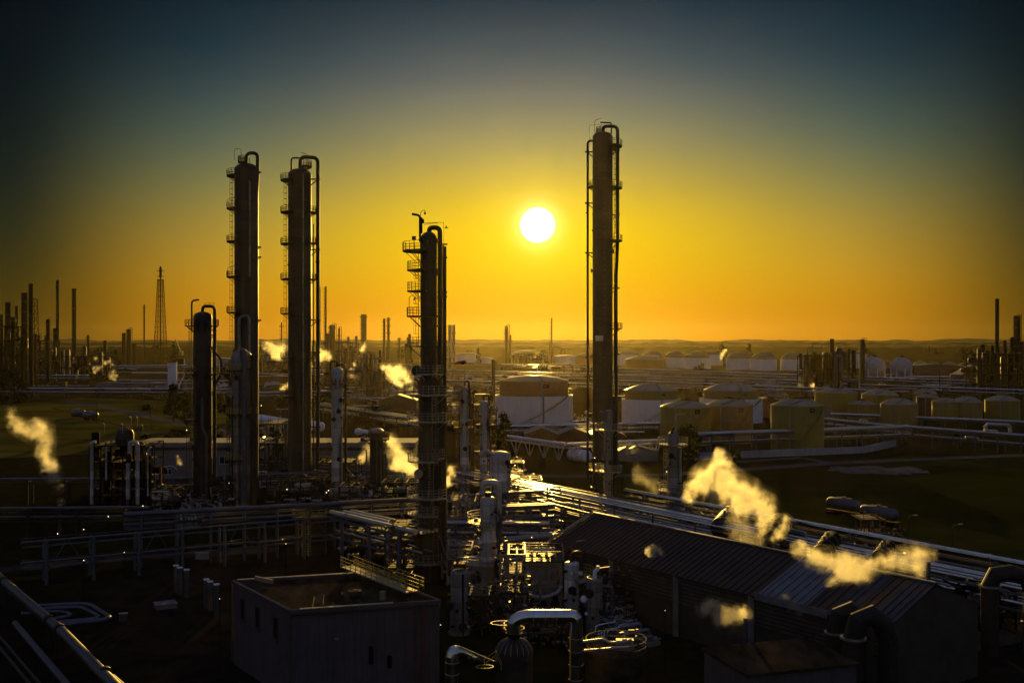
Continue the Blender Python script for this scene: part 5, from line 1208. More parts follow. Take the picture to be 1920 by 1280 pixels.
# small pump and valve skids scattered over the floor: four kinds, copied
def skid(seed, m):
    rs = random.Random(seed); r = thing('valve_skid', '', 'valve skid', (0,0,0))
    build('base', MB().box((0,0,.2), (4.2,2.2,.3)), M['concrete'], r)
    s = MB()
    for k in range(5):
        y = -0.9 + k*.42; h = .7 + rs.random()*1.2
        s.tube(fillet([V((-2.2,y,.5)), V((-1.2-rs.random()*.5,y,.5)), V((-1.2,y,h)), V((1.0+rs.random()*.6,y,h)), V((1.4,y,.5)), V((2.2,y,.5))], .25, 3), .07+rs.random()*.08, 6)
    build('pipe', s, M[m], r)
    for k in range(3): s = MB(); q = V((rs.uniform(-1.4,1.4), rs.uniform(-.9,.9), rs.uniform(1.0,2.0))); s.cyl(q, q+Z1*.45, .05, n=6); s.tube([q + Z1*.45 + V((.22*math.cos(a*math.pi/4), .22*math.sin(a*math.pi/4), 0)) for a in range(9)], .035, 4); s.bar(q+Z1*.45-V((.22,0,0)), q+Z1*.45+V((.22,0,0)), .04); build('valve_wheel', s, M['galvanised'], r)
    s = MB().cyl((-.9+rs.random(),0,.9),(.6+rs.random(),0,.9), .42, n=12); s.box((-1.3,0,.8),(.7,.6,.7)); build('pump', s, M['pipe_grey'], r)
    return r
kinds = [skid(1,'pipe_metal'), skid(2,'pipe_shiny'), skid(3,'galvanised')]
zones = [(590,700,905,940,14,'small pump skid on the floor below the slim pale column'), (840,1030,940,1000,20,'small pump skid glinting before the shed gable'), (840,990,1020,1120,16,'small pump skid near the looped pipe column'),
         (480,560,800,900,14,'small pump skid behind the two tallest dark columns'), (1130,1230,1110,1230,9,'small pump skid in the dark beside the shed wall'), (840,930,712,800,16,'small pump skid in the haze left of the big white tank'),
         (940,1100,790,812,8,'small pump skid before the big white tank'), (1160,1320,780,806,8,'small pump skid before the buff double tanks'), (300,430,900,990,10,'small pump skid under the front trestle'), (1340,1560,730,760,10,'small pump skid behind the olive tanks'), (660,790,735,760,8,'small pump skid below the bright steam'), (1290,1480,985,1040,8,'small pump skid behind the rusty shed roof'), (420,560,690,760,8,'small pump skid in the far yard beyond the road')]
used = set()
for (x0_, x1_, y0_, y1_, n_, lab) in zones:
    for i in range(n_):
        px, py = random.uniform(x0_, x1_), random.uniform(y0_, y1_); q = PZ(px, py, 0); k = random.randrange(3)
        if k not in used: o = kinds[k]; used.add(k); o.location = q
        else: o = copy_tree(kinds[k], q)
        o['label'] = lab; o['group'] = lab.replace('small pump skid', 'pump skids'); o.rotation_euler.z = -.97 + random.choice((0, 1.57))
        sc_ = 1 + .5*random.random() + (q.y/600); o.scale = (sc_, sc_, sc_)

# ------------------------------------------------------------------ lying vessels, wagons, ducts, lamps, trees, bird
def drum(label, p, q, r, m, n=20, saddle=True, name='lying_vessel', cat='vessel'):
    p, q = V(p), V(q); t_ = thing(name, label, cat, (p.x,p.y,0)); u = (q-p).normalized(); s = MB()
    pts, rr = [], []
    for k in range(5): a = math.pi/2*k/4; pts.append(p - u*r*.5*math.cos(a)); rr.append(max(.02, r*math.sin(a)))
    for k in range(5): a = math.pi/2*(4-k)/4; pts.append(q + u*r*.5*math.cos(a)); rr.append(max(.02, r*math.sin(a)))
    s.tube(pts, rr, n); build('shell', s, M[m], t_, angle=50)
    if saddle:
        for f in (.2,.8): c_ = p.lerp(q,f); build('saddle', MB().bar((c_.x,c_.y,0),(c_.x,c_.y,c_.z-r*.7), r*.9, .5), M['concrete'], t_)
    for f in (.3,.6): c_ = p.lerp(q,f) + Z1*r*.95; build('nozzle', MB().cyl(c_, c_+Z1*.7, .25, n=8), M['galvanised'], t_)
    s = MB()
    for f in (.02,.35,.68,.98): c_ = p.lerp(q,f); s.cyl(c_-u*.1, c_+u*.1, r*1.015, n=n)
    build('band', s, M['galvanised'], t_)
    return t_
d = 400
drum('long white vessel lying behind the two tallest dark columns', P(486,786,d), P(552,797,d-8), 1.9, 'white_paint')
drum('white lying vessel ending beside the second tall column', P(560,793,d-20), P(602,800,d-26), 1.7, 'white_paint')
drum('fat dark drum with shining end behind the shed ridge', P(1352,990,196), P(1372,965,212), 2.0, 'dark_steel')
drum('fat dark drum wrapped in steam behind the shed ridge', P(1440,1010,180), P(1462,985,194), 2.3, 'black_steel')
drum('dark round ended drum beyond the long steam cloud', P(1540,1040,168), P(1560,1012,180), 1.6, 'black_steel')
drum('small dark drum under the long steam cloud end', P(1650,1046,164), P(1664,1026,174), 1.3, 'black_steel')
drum('white lying tank under the splayed pipe bridge', P(1072,852,360), P(1100,855,352), 2.0, 'white_paint')
for lab, pts, d, r in (('big dark duct arch, rear one of the touching pair', [(1566,1290),(1566,1185),(1574,1150),(1594,1142),(1614,1158),(1622,1190),(1622,1290)], 116, .95),
                       ('big dark duct arch, front one of the touching pair', [(1600,1290),(1600,1195),(1610,1162),(1634,1152),(1656,1168),(1666,1200),(1666,1290)], 108, 1.05),
                       ('big dark duct arch alone at the frame edge', [(1856,1200),(1856,1098),(1866,1077),(1895,1074),(1925,1082),(1936,1110),(1936,1200)], 136, 1.1),
                       ('silver duct arch behind the shed ridge', [(1335,1030),(1335,985),(1341,978),(1350,978),(1356,985),(1356,1030)], 205, .85),
                       ('twin black pipe loop on the rack in the dark corner', [(1848,812),(1848,799),(1852,795),(1890,797),(1894,800),(1894,813)], 395, .7)):
    pts = [P(a,b,d) for a,b in pts]; 
    if d < 300: pts[0].z = 0; pts[-1].z = 0
    t_ = thing('duct_arch', lab, 'duct', (pts[0].x, d, 0)); build('cladding', MB().tube(pts, r, 16), M['pipe_metal' if d > 140 else 'dark_steel'], t_, angle=15)
    build('flange', MB().cyl(pts[1]-Z1*.1, pts[1]+Z1*.1, r*1.25, n=16), M['galvanised'], t_)
def wagon(label, px, py, ang, L, r, m):
    q = PZ(px,py,0); u = V((math.cos(ang), math.sin(ang), 0)); t_ = thing('tank_wagon', label, 'rail wagon', q, None); z = 2.9
    p, e = q - u*L/2 + Z1*z, q + u*L/2 + Z1*z; s = MB().tube([p-u*.5, p, p+u*.35, e-u*.35, e, e+u*.5], [r*.3,r*.8,r,r,r*.8,r*.3], 20); build('barrel', s, M[m], t_, angle=60)
    build('underframe', MB().bar(q-u*(L/2+.6)+Z1*1.25, q+u*(L/2+.6)+Z1*1.25, 2.2, .35), M['black_steel'], t_)
    for f in (-.34,.34):
        b = q + u*L*f; bg_ = build('bogie', MB().bar(b-u*1.5+Z1*.7, b+u*1.5+Z1*.7, 1.9, .4), M['black_steel'], t_); v_ = V((-u.y,u.x,0))
        for a in (-1,1):
            for sd in (-.85,.85): build('wheel', MB().cyl(b+u*a+v_*(sd-.06)+Z1*.48, b+u*a+v_*(sd+.06)+Z1*.48, .46, n=14), M['dark_steel'], bg_)
    build('dome_hatch', MB().cyl(q+Z1*(z+r-.1), q+Z1*(z+r+.4), .45, n=12), M['galvanised'], t_)
    build('top_walkway', MB().bar(q-u*2+Z1*(z+r+.15), q+u*2+Z1*(z+r+.15), .7, .08), M['galvanised'], t_)
ta = math.atan2(-.83,.55)
wagon('grey tank wagon on the siding, nearer the soil heap', 1583, 969, ta, 8.6, 1.35, 'pipe_grey'); wagon('grey tank wagon on the siding, nearer the loading frame', 1648, 986, ta, 8.6, 1.35, 'pipe_grey')
wagon('dark tank wagon on the grass siding, first of two', 146, 783, -.75, 12, 1.6, 'pipe_grey'); wagon('dark tank wagon on the grass siding, second of two', 170, 788, -.75, 12, 1.6, 'pipe_grey')
def lamp_post(label, px, py, h, lit=True, d=None, group=None, reach=1.2):
    q = PZ(px,py,0) if d is None else V((wx(px,d),d,0)); t_ = thing('lamp_post', label, 'lamp', q, group); t = max(.07, q.y*.0004)
    build('pole', MB().tube(fillet([q, q+Z1*h, q+V((reach,0,h+.25))], .8, 4), t, 6), M['dark_steel'], t_)
    hd = build('lamp_head', MB().bar(q+V((reach-.2,0,h+.22)), q+V((reach+.6,0,h+.32)), .35, .16), M['galvanised'], t_)
    if lit: build('bulb', MB().sphere(q+V((reach+.25,0,h+.12)), max(.1, q.y*.00065), 8), M['lamp_glow'], hd)
for lab, px, ty, d in (('lamp post by the two tank wagons on the dark field', 1624, 972, 208), ('lamp post near the loading frame', 1703, 968, 205), ('tall lamp post alone in the dark corner field', 1786, 985, 190), ('lamp post on the grass by the straight road, white headed', 181, 757, 520), ('lamp post on the grass beside the tree', 283, 765, 480),
                   ('lamp post on the far grass, slim', 268, 735, 640), ('lamp post by the process frame with white standpipes', 284, 838, 240)):
    lamp_post(lab, px, 0, wz(ty,d), False, d)
i = 0
for px, py in ((157,992),(108,1000),(90,1044),(157,1050),(233,1035),(203,968),(346,958),(344,960),(273,906),(430,905),(538,917),(612,923),(536,1019),(616,919),(778,1078),(741,1090),(412,1122),(268,948),(997,1007),(1016,1020),(1247,1144),(826,1171),(790,925),(806,924),(958,920),(975,935),(1000,930),(1150,862),(1115,858),(1250,884),(1249,930),(490,760),(350,806)):
    d = random.uniform(150,185) if py > 1000 else 215 if py > 940 else 262
    if py > 1100: d = 128
    h = wz(py, d)
    if h < 1.5: d = gd(py, 1.6); h = 1.6
    q = V((wx(px,d), d, 0)); i += 1
    t_ = thing('bulkhead_light', 'tiny lit bulkhead lamp on a thin post, a warm dot in the dim plant', 'lamp', q, 'tiny lit lamps dotted over the plant'); build('post', MB().bar(q, q+Z1*h, .09), M['black_steel'], t_); build('bulb', MB().sphere(q+Z1*h, .085*d/200, 8), M['lamp_glow'], t_)

def tree(label, px, base, top, wpx, m='leaf', kind='round', n=2600, seed=0, d=None, name='tree'):
    rs = random.Random(seed); d = d or gd(base); q = V((wx(px,d), d, 0)); h = wz(top,d); w_ = wpx*d/F; t_ = thing(name, label, 'tree' if name == 'tree' else 'bush', q)
    s = MB().tube([q, q+V((.1,0,h*.25)), q+V((-.1,.1,h*.55)), q+V((0,0,h*.85))], [w_*.06,w_*.045,w_*.03,w_*.01], 8)
    for k in range(7):
        a = rs.random()*6.28; z = h*rs.uniform(.25,.65); s.tube([q+Z1*z, q+V((math.cos(a)*w_*.2, math.sin(a)*w_*.2, z+h*.1)), q+V((math.cos(a)*w_*.36, math.sin(a)*w_*.36, z+h*.2))], [w_*.025,w_*.015,w_*.005], 6)
    build('trunk', s, M['bark'], t_)
    cl = []
    for k in range(26):
        z = rs.uniform(.12,.95); 
        env = (1-z)**.8*.95+.06 if kind == 'cone' else math.sin(math.pi*min(1,max(0,(z-.02)/.98))**.8)**.6
        a = rs.random()*6.28; rr = w_/2*env*rs.uniform(.35,.95); cl.append((V((q.x+rr*math.cos(a), q.y+rr*math.sin(a), h*z)), w_*rs.uniform(.09,.19)))
    s = MB(); lf = max(.22, d*.0011)
    for k in range(n):
        c_, r = cl[rs.randrange(len(cl))]; o_ = V((rs.gauss(0,1), rs.gauss(0,1), rs.gauss(0,.8)))*r*.6; p = c_+o_
        if p.z < .2: p.z = .2
        a = V((rs.gauss(0,1),rs.gauss(0,1),rs.gauss(0,1))).normalized(); b = a.cross(V((rs.gauss(0,1),rs.gauss(0,1),rs.gauss(0,1)))).normalized(); l = lf*rs.uniform(.6,1.4)
        s.add([p-a*l, p+b*l*.6, p+a*l, p-b*l*.6], [(0,1,2,3)])
    build('crown', s, M[m], t_)
for a in (('dark pointed tree by the grass road, taller of the clump', 325, 790, 719, 34, 'leaf_dark', 'cone', 2600, 1), ('broad lit tree right of the pointed one', 352, 800, 735, 40, 'leaf', 'round', 2600, 2), ('bushy tree left of the second tall column', 545, 765, 727, 50, 'leaf', 'round', 1800, 4),
          ('dark tree against the white tank wall', 940, 838, 776, 38, 'leaf_dark', 'round', 2600, 5), ('green tree behind the slim column with the round deck', 1290, 872, 798, 52, 'leaf', 'round', 3200, 6), ('small tree at the end of the white bund wall', 1375, 872, 842, 26, 'leaf', 'round', 1500, 7),
          ('low leafy tree right of the slim pale column', 700, 800, 765, 70, 'leaf_dark', 'round', 2200, 8), ('far round tree behind the white domed tanks, dark ball', 1405, 684, 645, 12, 'leaf_dark', 'round', 700, 9), ('far round tree behind the row of tanks near the wisp', 1355, 684, 643, 16, 'leaf_dark', 'round', 700, 10),
          ('far dark tree by the twin grey columns', 897, 690, 653, 9, 'leaf_dark', 'round', 600, 11), ('far pointed tree near the crane boom', 325, 690, 638, 12, 'leaf_dark', 'cone', 700, 12), ('far conifer left of the round headed columns', 217, 690, 657, 10, 'leaf_dark', 'cone', 700, 13),
          ('dark tree below the black capped stack', 20, 760, 700, 60, 'leaf_dark', 'round', 2000, 14), ('broad bush at the grass corner by the tracks', 395, 830, 800, 40, 'leaf_dark', 'round', 1500, 15), ('hedge tree between the road and the dark process frame', 440, 790, 740, 30, 'leaf', 'round', 1500, 16), ('green tree behind the slim pale column', 612, 772, 737, 46, 'leaf', 'round', 1800, 17)):
    tree(*a)
rs = random.Random(77)
for k in range(16):
    tree('far dark tree standing between the far racks and the woods', rs.choice((rs.uniform(170,440), rs.uniform(480,800), rs.uniform(860,1100), rs.uniform(1620,1840))), 672+rs.random()*8, 648+rs.random()*10, rs.uniform(14,30), 'leaf_dark', 'round', 420, 100+k)
    COL.objects[-1]; 
for o in sc.objects:
    if o.get('label') == 'far dark tree standing between the far racks and the woods': o['group'] = 'far dark trees before the woods'
q = P(837,427,190); b = MB(); 
b.tube([q+V((-.35,0,0)), q, q+V((.35,0,.03))], [.03,.13,.02], 8); b.add([q, q+V((.15,.0,.0)), q+V((-.25,.75,.3)), q+V((-.35,.7,.28))], [(0,1,2,3)]); b.add([q, q+V((.15,0,0)), q+V((.05,-.75,.32)), q+V((-.1,-.7,.3))], [(3,2,1,0)])
solo('bird', 'small dark bird gliding past the ringed column top', 'bird', b, M['black_steel'], q)

# ------------------------------------------------------------------ steam
def steam(label, pts, d, dens=.35, col=(1,1,1), noise_=1.0, group=None, name='steam_plume', scale=1.0):
    """cloud of vapour: overlapping soft puffs (photo px, py, radius px, optional depth shift m), broken up by turbulence"""
    u = d/F; bl = []
    for p in pts:
        q = P(p[0], p[1], d + (p[3] if len(p) > 3 else 0)); bl.append((q, p[2]*u))
    c0 = sum((b[0] for b in bl), V())/len(bl)
    bm = bmesh.new()
    for q, r in bl:
        bmesh.ops.create_icosphere(bm, subdivisions=2, radius=r*1.58, matrix=Matrix.Translation(q-c0))
    me = bpy.data.meshes.new('puff'); bm.to_mesh(me); bm.free()
    o = bpy.data.objects.new('tmp', me); COL.objects.link(o)
    rm = o.modifiers.new('r', 'REMESH'); rm.mode = 'VOXEL'; rm.voxel_size = min(r for _, r in bl)*.22
    dg = bpy.context.evaluated_depsgraph_get(); m2 = bpy.data.meshes.new_from_object(o.evaluated_get(dg))
    bpy.data.objects.remove(o); m2.name = name
    m = bpy.data.materials.new('steam'); t = nt(m); L = t.links
    out = N(t, 'ShaderNodeOutputMaterial'); pv = N(t, 'ShaderNodeVolumePrincipled'); L.new(pv.outputs[0], out.inputs['Volume'])
    tc = N(t, 'ShaderNodeTexCoord'); rmean = sum(r for _, r in bl)/len(bl)
    def warp(vec, sc_, amp, det):
        nz = N(t, 'ShaderNodeTexNoise', i_Scale=sc_, i_Detail=det, i_Roughness=.6); L.new(tc.outputs['Object'], nz.inputs['Vector'])
        sub = N(t, 'ShaderNodeVectorMath', operation='SUBTRACT'); L.new(nz.outputs['Color'], sub.inputs[0]); sub.inputs[1].default_value = (.5,.5,.5)
        sca = N(t, 'ShaderNodeVectorMath', operation='SCALE'); L.new(sub.outputs[0], sca.inputs[0]); sca.inputs['Scale'].default_value = amp
        ad = N(t, 'ShaderNodeVectorMath', operation='ADD'); L.new(vec, ad.inputs[0]); L.new(sca.outputs[0], ad.inputs[1]); return ad.outputs[0]
    wv = warp(tc.outputs['Object'], .55/rmean*scale, rmean*2.7*noise_, 5.0)
    acc = None
    for i, (q, r) in enumerate(bl):
        ds = N(t, 'ShaderNodeVectorMath', operation='DISTANCE'); L.new(wv, ds.inputs[0]); ds.inputs[1].default_value = q - c0
        v_ = math_(t, 'SUBTRACT', 1.0, math_(t, 'DIVIDE', ds.outputs['Value'], r*1.55), clamp=True)
        v_ = math_(t, 'MULTIPLY', v_, v_)
        acc = v_ if acc is None else math_(t, 'ADD', acc, v_)
    nz2 = N(t, 'ShaderNodeTexNoise', i_Scale=1.15/rmean*scale, i_Detail=7.0, i_Roughness=.66); L.new(tc.outputs['Object'], nz2.inputs['Vector'])
    e = math_(t, 'ADD', acc, math_(t, 'MULTIPLY', math_(t, 'SUBTRACT', nz2.outputs[0], .5), 1.5*noise_))
    f = N(t, 'ShaderNodeMapRange', interpolation_type='SMOOTHSTEP'); f.inputs[1].default_value = .05; f.inputs[2].default_value = 1.7; f.inputs[4].default_value = dens*1.25/(rmean/3.0); L.new(e, f.inputs[0])
    g2 = N(t, 'ShaderNodeMapRange', interpolation_type='SMOOTHSTEP'); g2.inputs[1].default_value = -.25; g2.inputs[2].default_value = .9; g2.inputs[4].default_value = dens*.07/(rmean/3.0); L.new(e, g2.inputs[0])
    # nothing beyond the unwarped hull, so the cloud never shows its container
    hull = None
    for q, r in bl:
        ds = N(t, 'ShaderNodeVectorMath', operation='DISTANCE'); L.new(tc.outputs['Object'], ds.inputs[0]); ds.inputs[1].default_value = q - c0
        v_ = math_(t, 'SUBTRACT', 1.0, math_(t, 'DIVIDE', ds.outputs['Value'], r*1.58), clamp=True); hull = v_ if hull is None else math_(t, 'MAXIMUM', hull, v_)
    L.new(math_(t, 'MULTIPLY', math_(t, 'ADD', f.outputs[0], g2.outputs[0]), math_(t, 'MULTIPLY', hull, 3.5, clamp=True)), pv.inputs['Density'])
    pv.inputs['Color'].default_value = (*col, 1); pv.inputs['Anisotropy'].default_value = .68
    m2.materials.clear(); m2.materials.append(m)
    so_ = bpy.data.objects.new(name, m2); COL.objects.link(so_); so_.location = c0; ORG[so_] = c0
    tag(so_, label, 'steam', group)
    return so_
steam('tall golden steam cloud drifting up by the dark grass field edge', [(112,940,7),(108,915,10),(100,890,14),(88,868,16),(84,848,15),(86,826,16),(78,806,18),(62,812,16),(45,805,15),(32,796,14),(22,780,11),(20,768,8),(95,880,16),(72,795,12)], 222, .5)
steam('biggest golden steam cloud billowing behind the rusty shed', [(1430,1000,9),(1432,982,14),(1436,962,18),(1425,945,24),(1400,930,28),(1375,915,28),(1352,898,28),(1335,885,22),(1352,868,18),(1350,850,10),(1312,895,18),(1300,915,15),(1292,935,12),(1390,950,20),(1345,925,22),(1320,905,20)], 177, .6)
steam('pale steam veil below the biggest golden cloud', [(1375,975,22),(1395,985,20),(1400,1010,22),(1425,1015,20),(1378,1000,14)], 175, .08)
steam('yellow steam puff rising at the drum beside the big cloud', [(1462,1000,12),(1470,985,11),(1474,972,9),(1452,1015,10)], 172, .4)
steam('long flat golden steam cloud trailing across the dark', [(1500,1030,15),(1520,1042,18),(1545,1048,21),(1575,1055,23),(1600,1064,24),(1612,1080,20),(1630,1058,19),(1660,1052,19),(1690,1050,20),(1718,1045,23),(1735,1040,17),(1722,1066,15),(1580,1078,18),(1560,1092,13)], 126, .5)
steam('faint grey steam smear over the pale roof panel', [(1500,1065,20),(1530,1075,20),(1555,1085,16),(1515,1100,16)], 142, .06)
steam('golden steam puff above the dark annex wall', [(1318,1142,13),(1330,1132,14),(1345,1142,17),(1362,1150,17),(1380,1152,16),(1395,1148,13),(1352,1160,14)], 116, .6)
steam('grey steam shadow trailing under the annex puff', [(1350,1170,16),(1375,1178,18),(1400,1185,16)], 122, .06)
steam('small brown steam puff by the shed wall', [(1475,1122,10),(1488,1135,13),(1500,1148,10),(1470,1118,7)], 124, .15)
steam('small pale steam puff resting on the rusty roof', [(1215,1032,7),(1224,1030,9),(1234,1028,7),(1222,1038,7),(1240,1036,6)], 140, .9)
steam('brilliant yellow steam cloud against the lattice bay', [(768,728,6),(765,712,9),(757,700,11),(746,694,12),(735,700,11),(742,708,10),(728,690,9),(718,688,6),(750,720,8)], 700, .6)
steam('yellow steam cloud left of the ringed column, behind the white drum', [(780,880,12),(772,870,15),(755,860,17),(742,845,16),(734,830,12),(765,880,14),(745,872,14),(735,820,8)], 276, .4)
steam('thin yellow steam left of the stubby capped column', [(690,842,10),(684,855,10),(676,862,8)], 280, .25)
steam('pinkish steam low between ringed column and rusty pipes', [(842,900,10),(850,890,12),(862,900,12),(845,880,9),(838,905,9)], 268, .3)
steam('yellow steam bank between the two tallest dark columns', [(525,662,12),(515,655,12),(505,650,10),(498,645,7),(530,650,12),(520,668,9)], 900, .35)
steam('small yellow steam bank under the thin red stack', [(602,668,10),(610,662,9),(598,658,7),(618,670,7)], 900, .4)
steam('yellow steam wisp at the skeletal heater frame', [(662,705,5),(660,695,6),(664,683,5),(667,675,3)], 730, .35)
steam('tiny steam flare on the far column skyline', [(682,650,5),(679,656,5),(684,644,3)], 1300, .35)
steam('small steam tuft behind the second tall column', [(530,728,6),(537,724,6),(540,718,4)], 560, .3)
steam('white steam puff above the far yard', [(215,711,4),(210,705,6),(212,697,5),(218,704,4)], 800, .5)
steam('small golden steam curl left of the white puff', [(178,697,4),(184,690,5),(190,687,4),(176,690,3)], 800, .4)
steam('thin golden steam streak near the small dark column', [(198,680,4),(205,677,4),(180,672,4),(211,683,3)], 900, .3)
steam('tiny yellow steam wisp over the white domed tanks', [(1352,671,3.2),(1355,664,4),(1358,659,3.5),(1361,656,3)], 1100, .6)
steam('yellow steam puff at the foot of the dark process block', [(1527,730,5),(1524,722,5),(1532,728,4),(1548,727,6),(1553,724,5)], 760, .5)
steam('brown steam curl inside the dark process block', [(1522,712,5),(1526,704,5),(1520,700,4)], 790, .3)
steam('faint steam beside the dark process block', [(1503,712,5),(1502,722,6)], 800, .12)
steam('thin drifting steam right of the tallest column', [(1200,895,16),(1215,900,16),(1230,915,20),(1195,880,12),(1185,840,10),(1180,848,8)], 250, .035)
steam('faint curl of steam before the pale building', [(335,862,4),(338,868,5),(333,856,4)], 262, .15)

for lab, px, py, d, r in (('short steam vent below the tall cloud by the grass field', 112, 946, 222, .35), ('steam vent feeding the biggest golden cloud', 1430, 1010, 177, .4), ('second steam vent beside the shed, under the yellow puff', 1458, 1020, 172, .3), ('steam vent at the start of the long flat cloud', 1740, 1052, 126, .3), ('steam vent below the puff on the annex', 1398, 1158, 116, .25), ('steam vent under the brilliant cloud at the lattice bay', 769, 735, 700, .8), ('steam vent beside the ringed column', 781, 888, 276, .35)):
    q = V((wx(px,d), d, 0)); t_ = thing('steam_vent', lab, 'vent pipe', q); z = max(1.0, wz(py,d))
    build('pipe', MB().cyl(q, q+Z1*z, r, n=12), M['pipe_grey'], t_); build('rim', MB().cyl(q+Z1*(z-.15), q+Z1*(z+.05), r*1.25, n=12), M['galvanised'], t_)
# ------------------------------------------------------------------ fine clutter of the wide yard
rs = random.Random(401)
def run(label, group, px, py, L, ang, z, r, m, n_):
    q = PZ(px, py, 0); u = V((math.cos(ang), math.sin(ang), 0)); v = V((-u.y, u.x, 0)); t_ = thing('pipe_run', label, 'pipe', q, group)
    for k in range(n_):
        a = q + v*(k*r*rs.uniform(3,5)); s = MB(); w0 = rs.uniform(.3,.7)*L; kx = v*rs.choice((-1,1))*2.2
        s.tube(fillet([a+Z1*z, a+u*w0+Z1*z, a+u*w0+kx+Z1*z, a+u*(w0+5)+kx+Z1*z, a+u*(w0+5)+Z1*z, a+u*L+Z1*z], 1, 3), r, 6); build('pipe', s, M[m], t_)
    k = 3.0
    while k < L: build('support', MB().bar(q+u*k, q+u*k+Z1*(z-r), .25), M['concrete'], t_); k += 14
zs = [(430,780,690,745,14,'low bright pipe run in the hazy yard behind the tall dark columns'), (840,1100,706,745,16,'low bright pipe run in the golden yard around the big white tank'), (1160,1520,716,742,14,'low pipe run in the yard behind the olive tanks'), (1560,1900,700,745,10,'low pipe run in the dim yard near the dark plant'), (0,400,690,738,10,'low dark pipe run in the far yard past the grass'), (470,790,748,800,8,'low pipe run near the lying white vessels'), (950,1240,798,820,6,'low pipe run beside the splayed pipe bridge')]
for x0_, x1_, y0_, y1_, n_, lab in zs:
    for i in range(n_):
        py = y0_ + (y1_-y0_)*rs.random()**1.4; d = gd(py)
        run(lab, lab.replace('low', 'group of low', 1).replace('pipe run', 'pipe runs'), rs.uniform(x0_, x1_-60), py, rs.uniform(50,150)*d/F*1.0, rs.choice((0,0,-.15,.12,-.97)), rs.uniform(.8,3.2), rs.uniform(.16,.32)*max(1,d/600), rs.choice(('pipe_shiny','pipe_metal','pipe_metal','white_paint')), rs.randint(1,3))
hut_src = None
zs = [(430,790,690,760,16,'little flat cabin in the hazy yard behind the tall columns'), (840,1100,704,760,14,'little flat cabin in the golden yard near the big white tank'), (1160,1900,708,760,18,'little flat cabin between the far racks and the olive tanks'), (0,420,692,740,9,'little flat cabin in the far yard past the grass')]
for x0_, x1_, y0_, y1_, n_, lab in zs:
    for i in range(n_):
        q = PZ(rs.uniform(x0_, x1_), rs.uniform(y0_, y1_), 0); d = q.y; a, b, h = rs.uniform(3,9)*max(1,d/800), rs.uniform(3,6), rs.uniform(2.4,4.5)*max(1,d/1000); rz = rs.choice((0,.3,-.5))
        t_ = thing('yard_cabin', lab, 'cabin', q, lab.replace('little flat cabin', 'little flat cabins'))
        build('wall', MB().box(q + Z1*h/2, (a,b,h), rz), M[rs.choice(('cladding','concrete','rust_steel','tank_olive','dark_steel'))], t_); build('roof', MB().box(q + Z1*(h+.12), (a+.5,b+.5,.24), rz), M[rs.choice(('roof_pale','parapet','roof_rust','white_paint'))], t_)
zs = [(440,800,700,780,12,'small dark shrub in the hazy yard behind the tall columns'), (850,1240,700,830,12,'small dark shrub in the golden yard by the white tanks'), (1280,1900,700,745,10,'small dark shrub between the far racks'), (180,420,735,830,8,'small dark shrub beside the straight grass road')]
for x0_, x1_, y0_, y1_, n_, lab in zs:
    for i in range(n_):
        py = rs.uniform(y0_, y1_); px = rs.uniform(x0_, x1_); wpx = rs.uniform(10,26)
        n0 = len(sc.objects); tree(lab, px, py, py-wpx*rs.uniform(.5,.9), wpx, 'leaf_dark', 'round', 260, 500+i+int(px), name='shrub')
for o in sc.objects:
    if o.name.startswith('shrub'): o['group'] = o['label'].replace('small dark shrub', 'small dark shrubs')

strip('road', [gp(-40,1072), gp(230,1046), gp(520,1030)], 6, M['track'], .04)
strip('road', [gp(1500,1290), gp(1700,1230), gp(1990,1170)], 6, M['track'], .04)
q = PZ(310,1138,0); hc = thing('hatch_cover', 'pale square hatch cover lit on the dark ground', 'hatch', q)
build('kerb_frame', MB().box(q+Z1*.3, (3.0,2.4,.6), .5), M['concrete'], hc); build('cover', MB().box(q+Z1*.68, (3.2,2.6,.14), .5), M['roof_pale'], hc)
q = PZ(231,1163,0); b_ = thing('meter_box', 'small pale meter box near the expansion loops', 'box', q); build('body', MB().box(q+Z1*.5, (1.1,.7,1.0), .4), M['pipe_grey'], b_); build('lid', MB().box(q+Z1*1.05, (1.25,.85,.1), .4), M['wall_pale'], b_)
# ------------------------------------------------------------------ camera, sky, sun, air
cam = bpy.data.cameras.new('camera'); co = bpy.data.objects.new('camera', cam); COL.objects.link(co)
cam.sensor_width = 36; cam.lens = 36 * F / 1920; cam.clip_end = 60000; cam.clip_start = .5
co.location = (0, 0, H); co.rotation_euler = (R(90), 0, 0)
sc.camera = co
SUN_AZ, SUN_EL = math.atan2(48, F), math.atan2(218, F)
sl = bpy.data.lights.new('sun', 'SUN'); so = bpy.data.objects.new('sun', sl); COL.objects.link(so)
sdir = V((math.sin(SUN_AZ)*math.cos(SUN_EL), math.cos(SUN_AZ)*math.cos(SUN_EL), math.sin(SUN_EL)))
so.rotation_euler = sdir.to_track_quat('Z', 'Y').to_euler(); so.location = (0, 0, 300)
sl.energy = 4.2; sl.angle = R(.5); sl.color = (1, .60, .11)

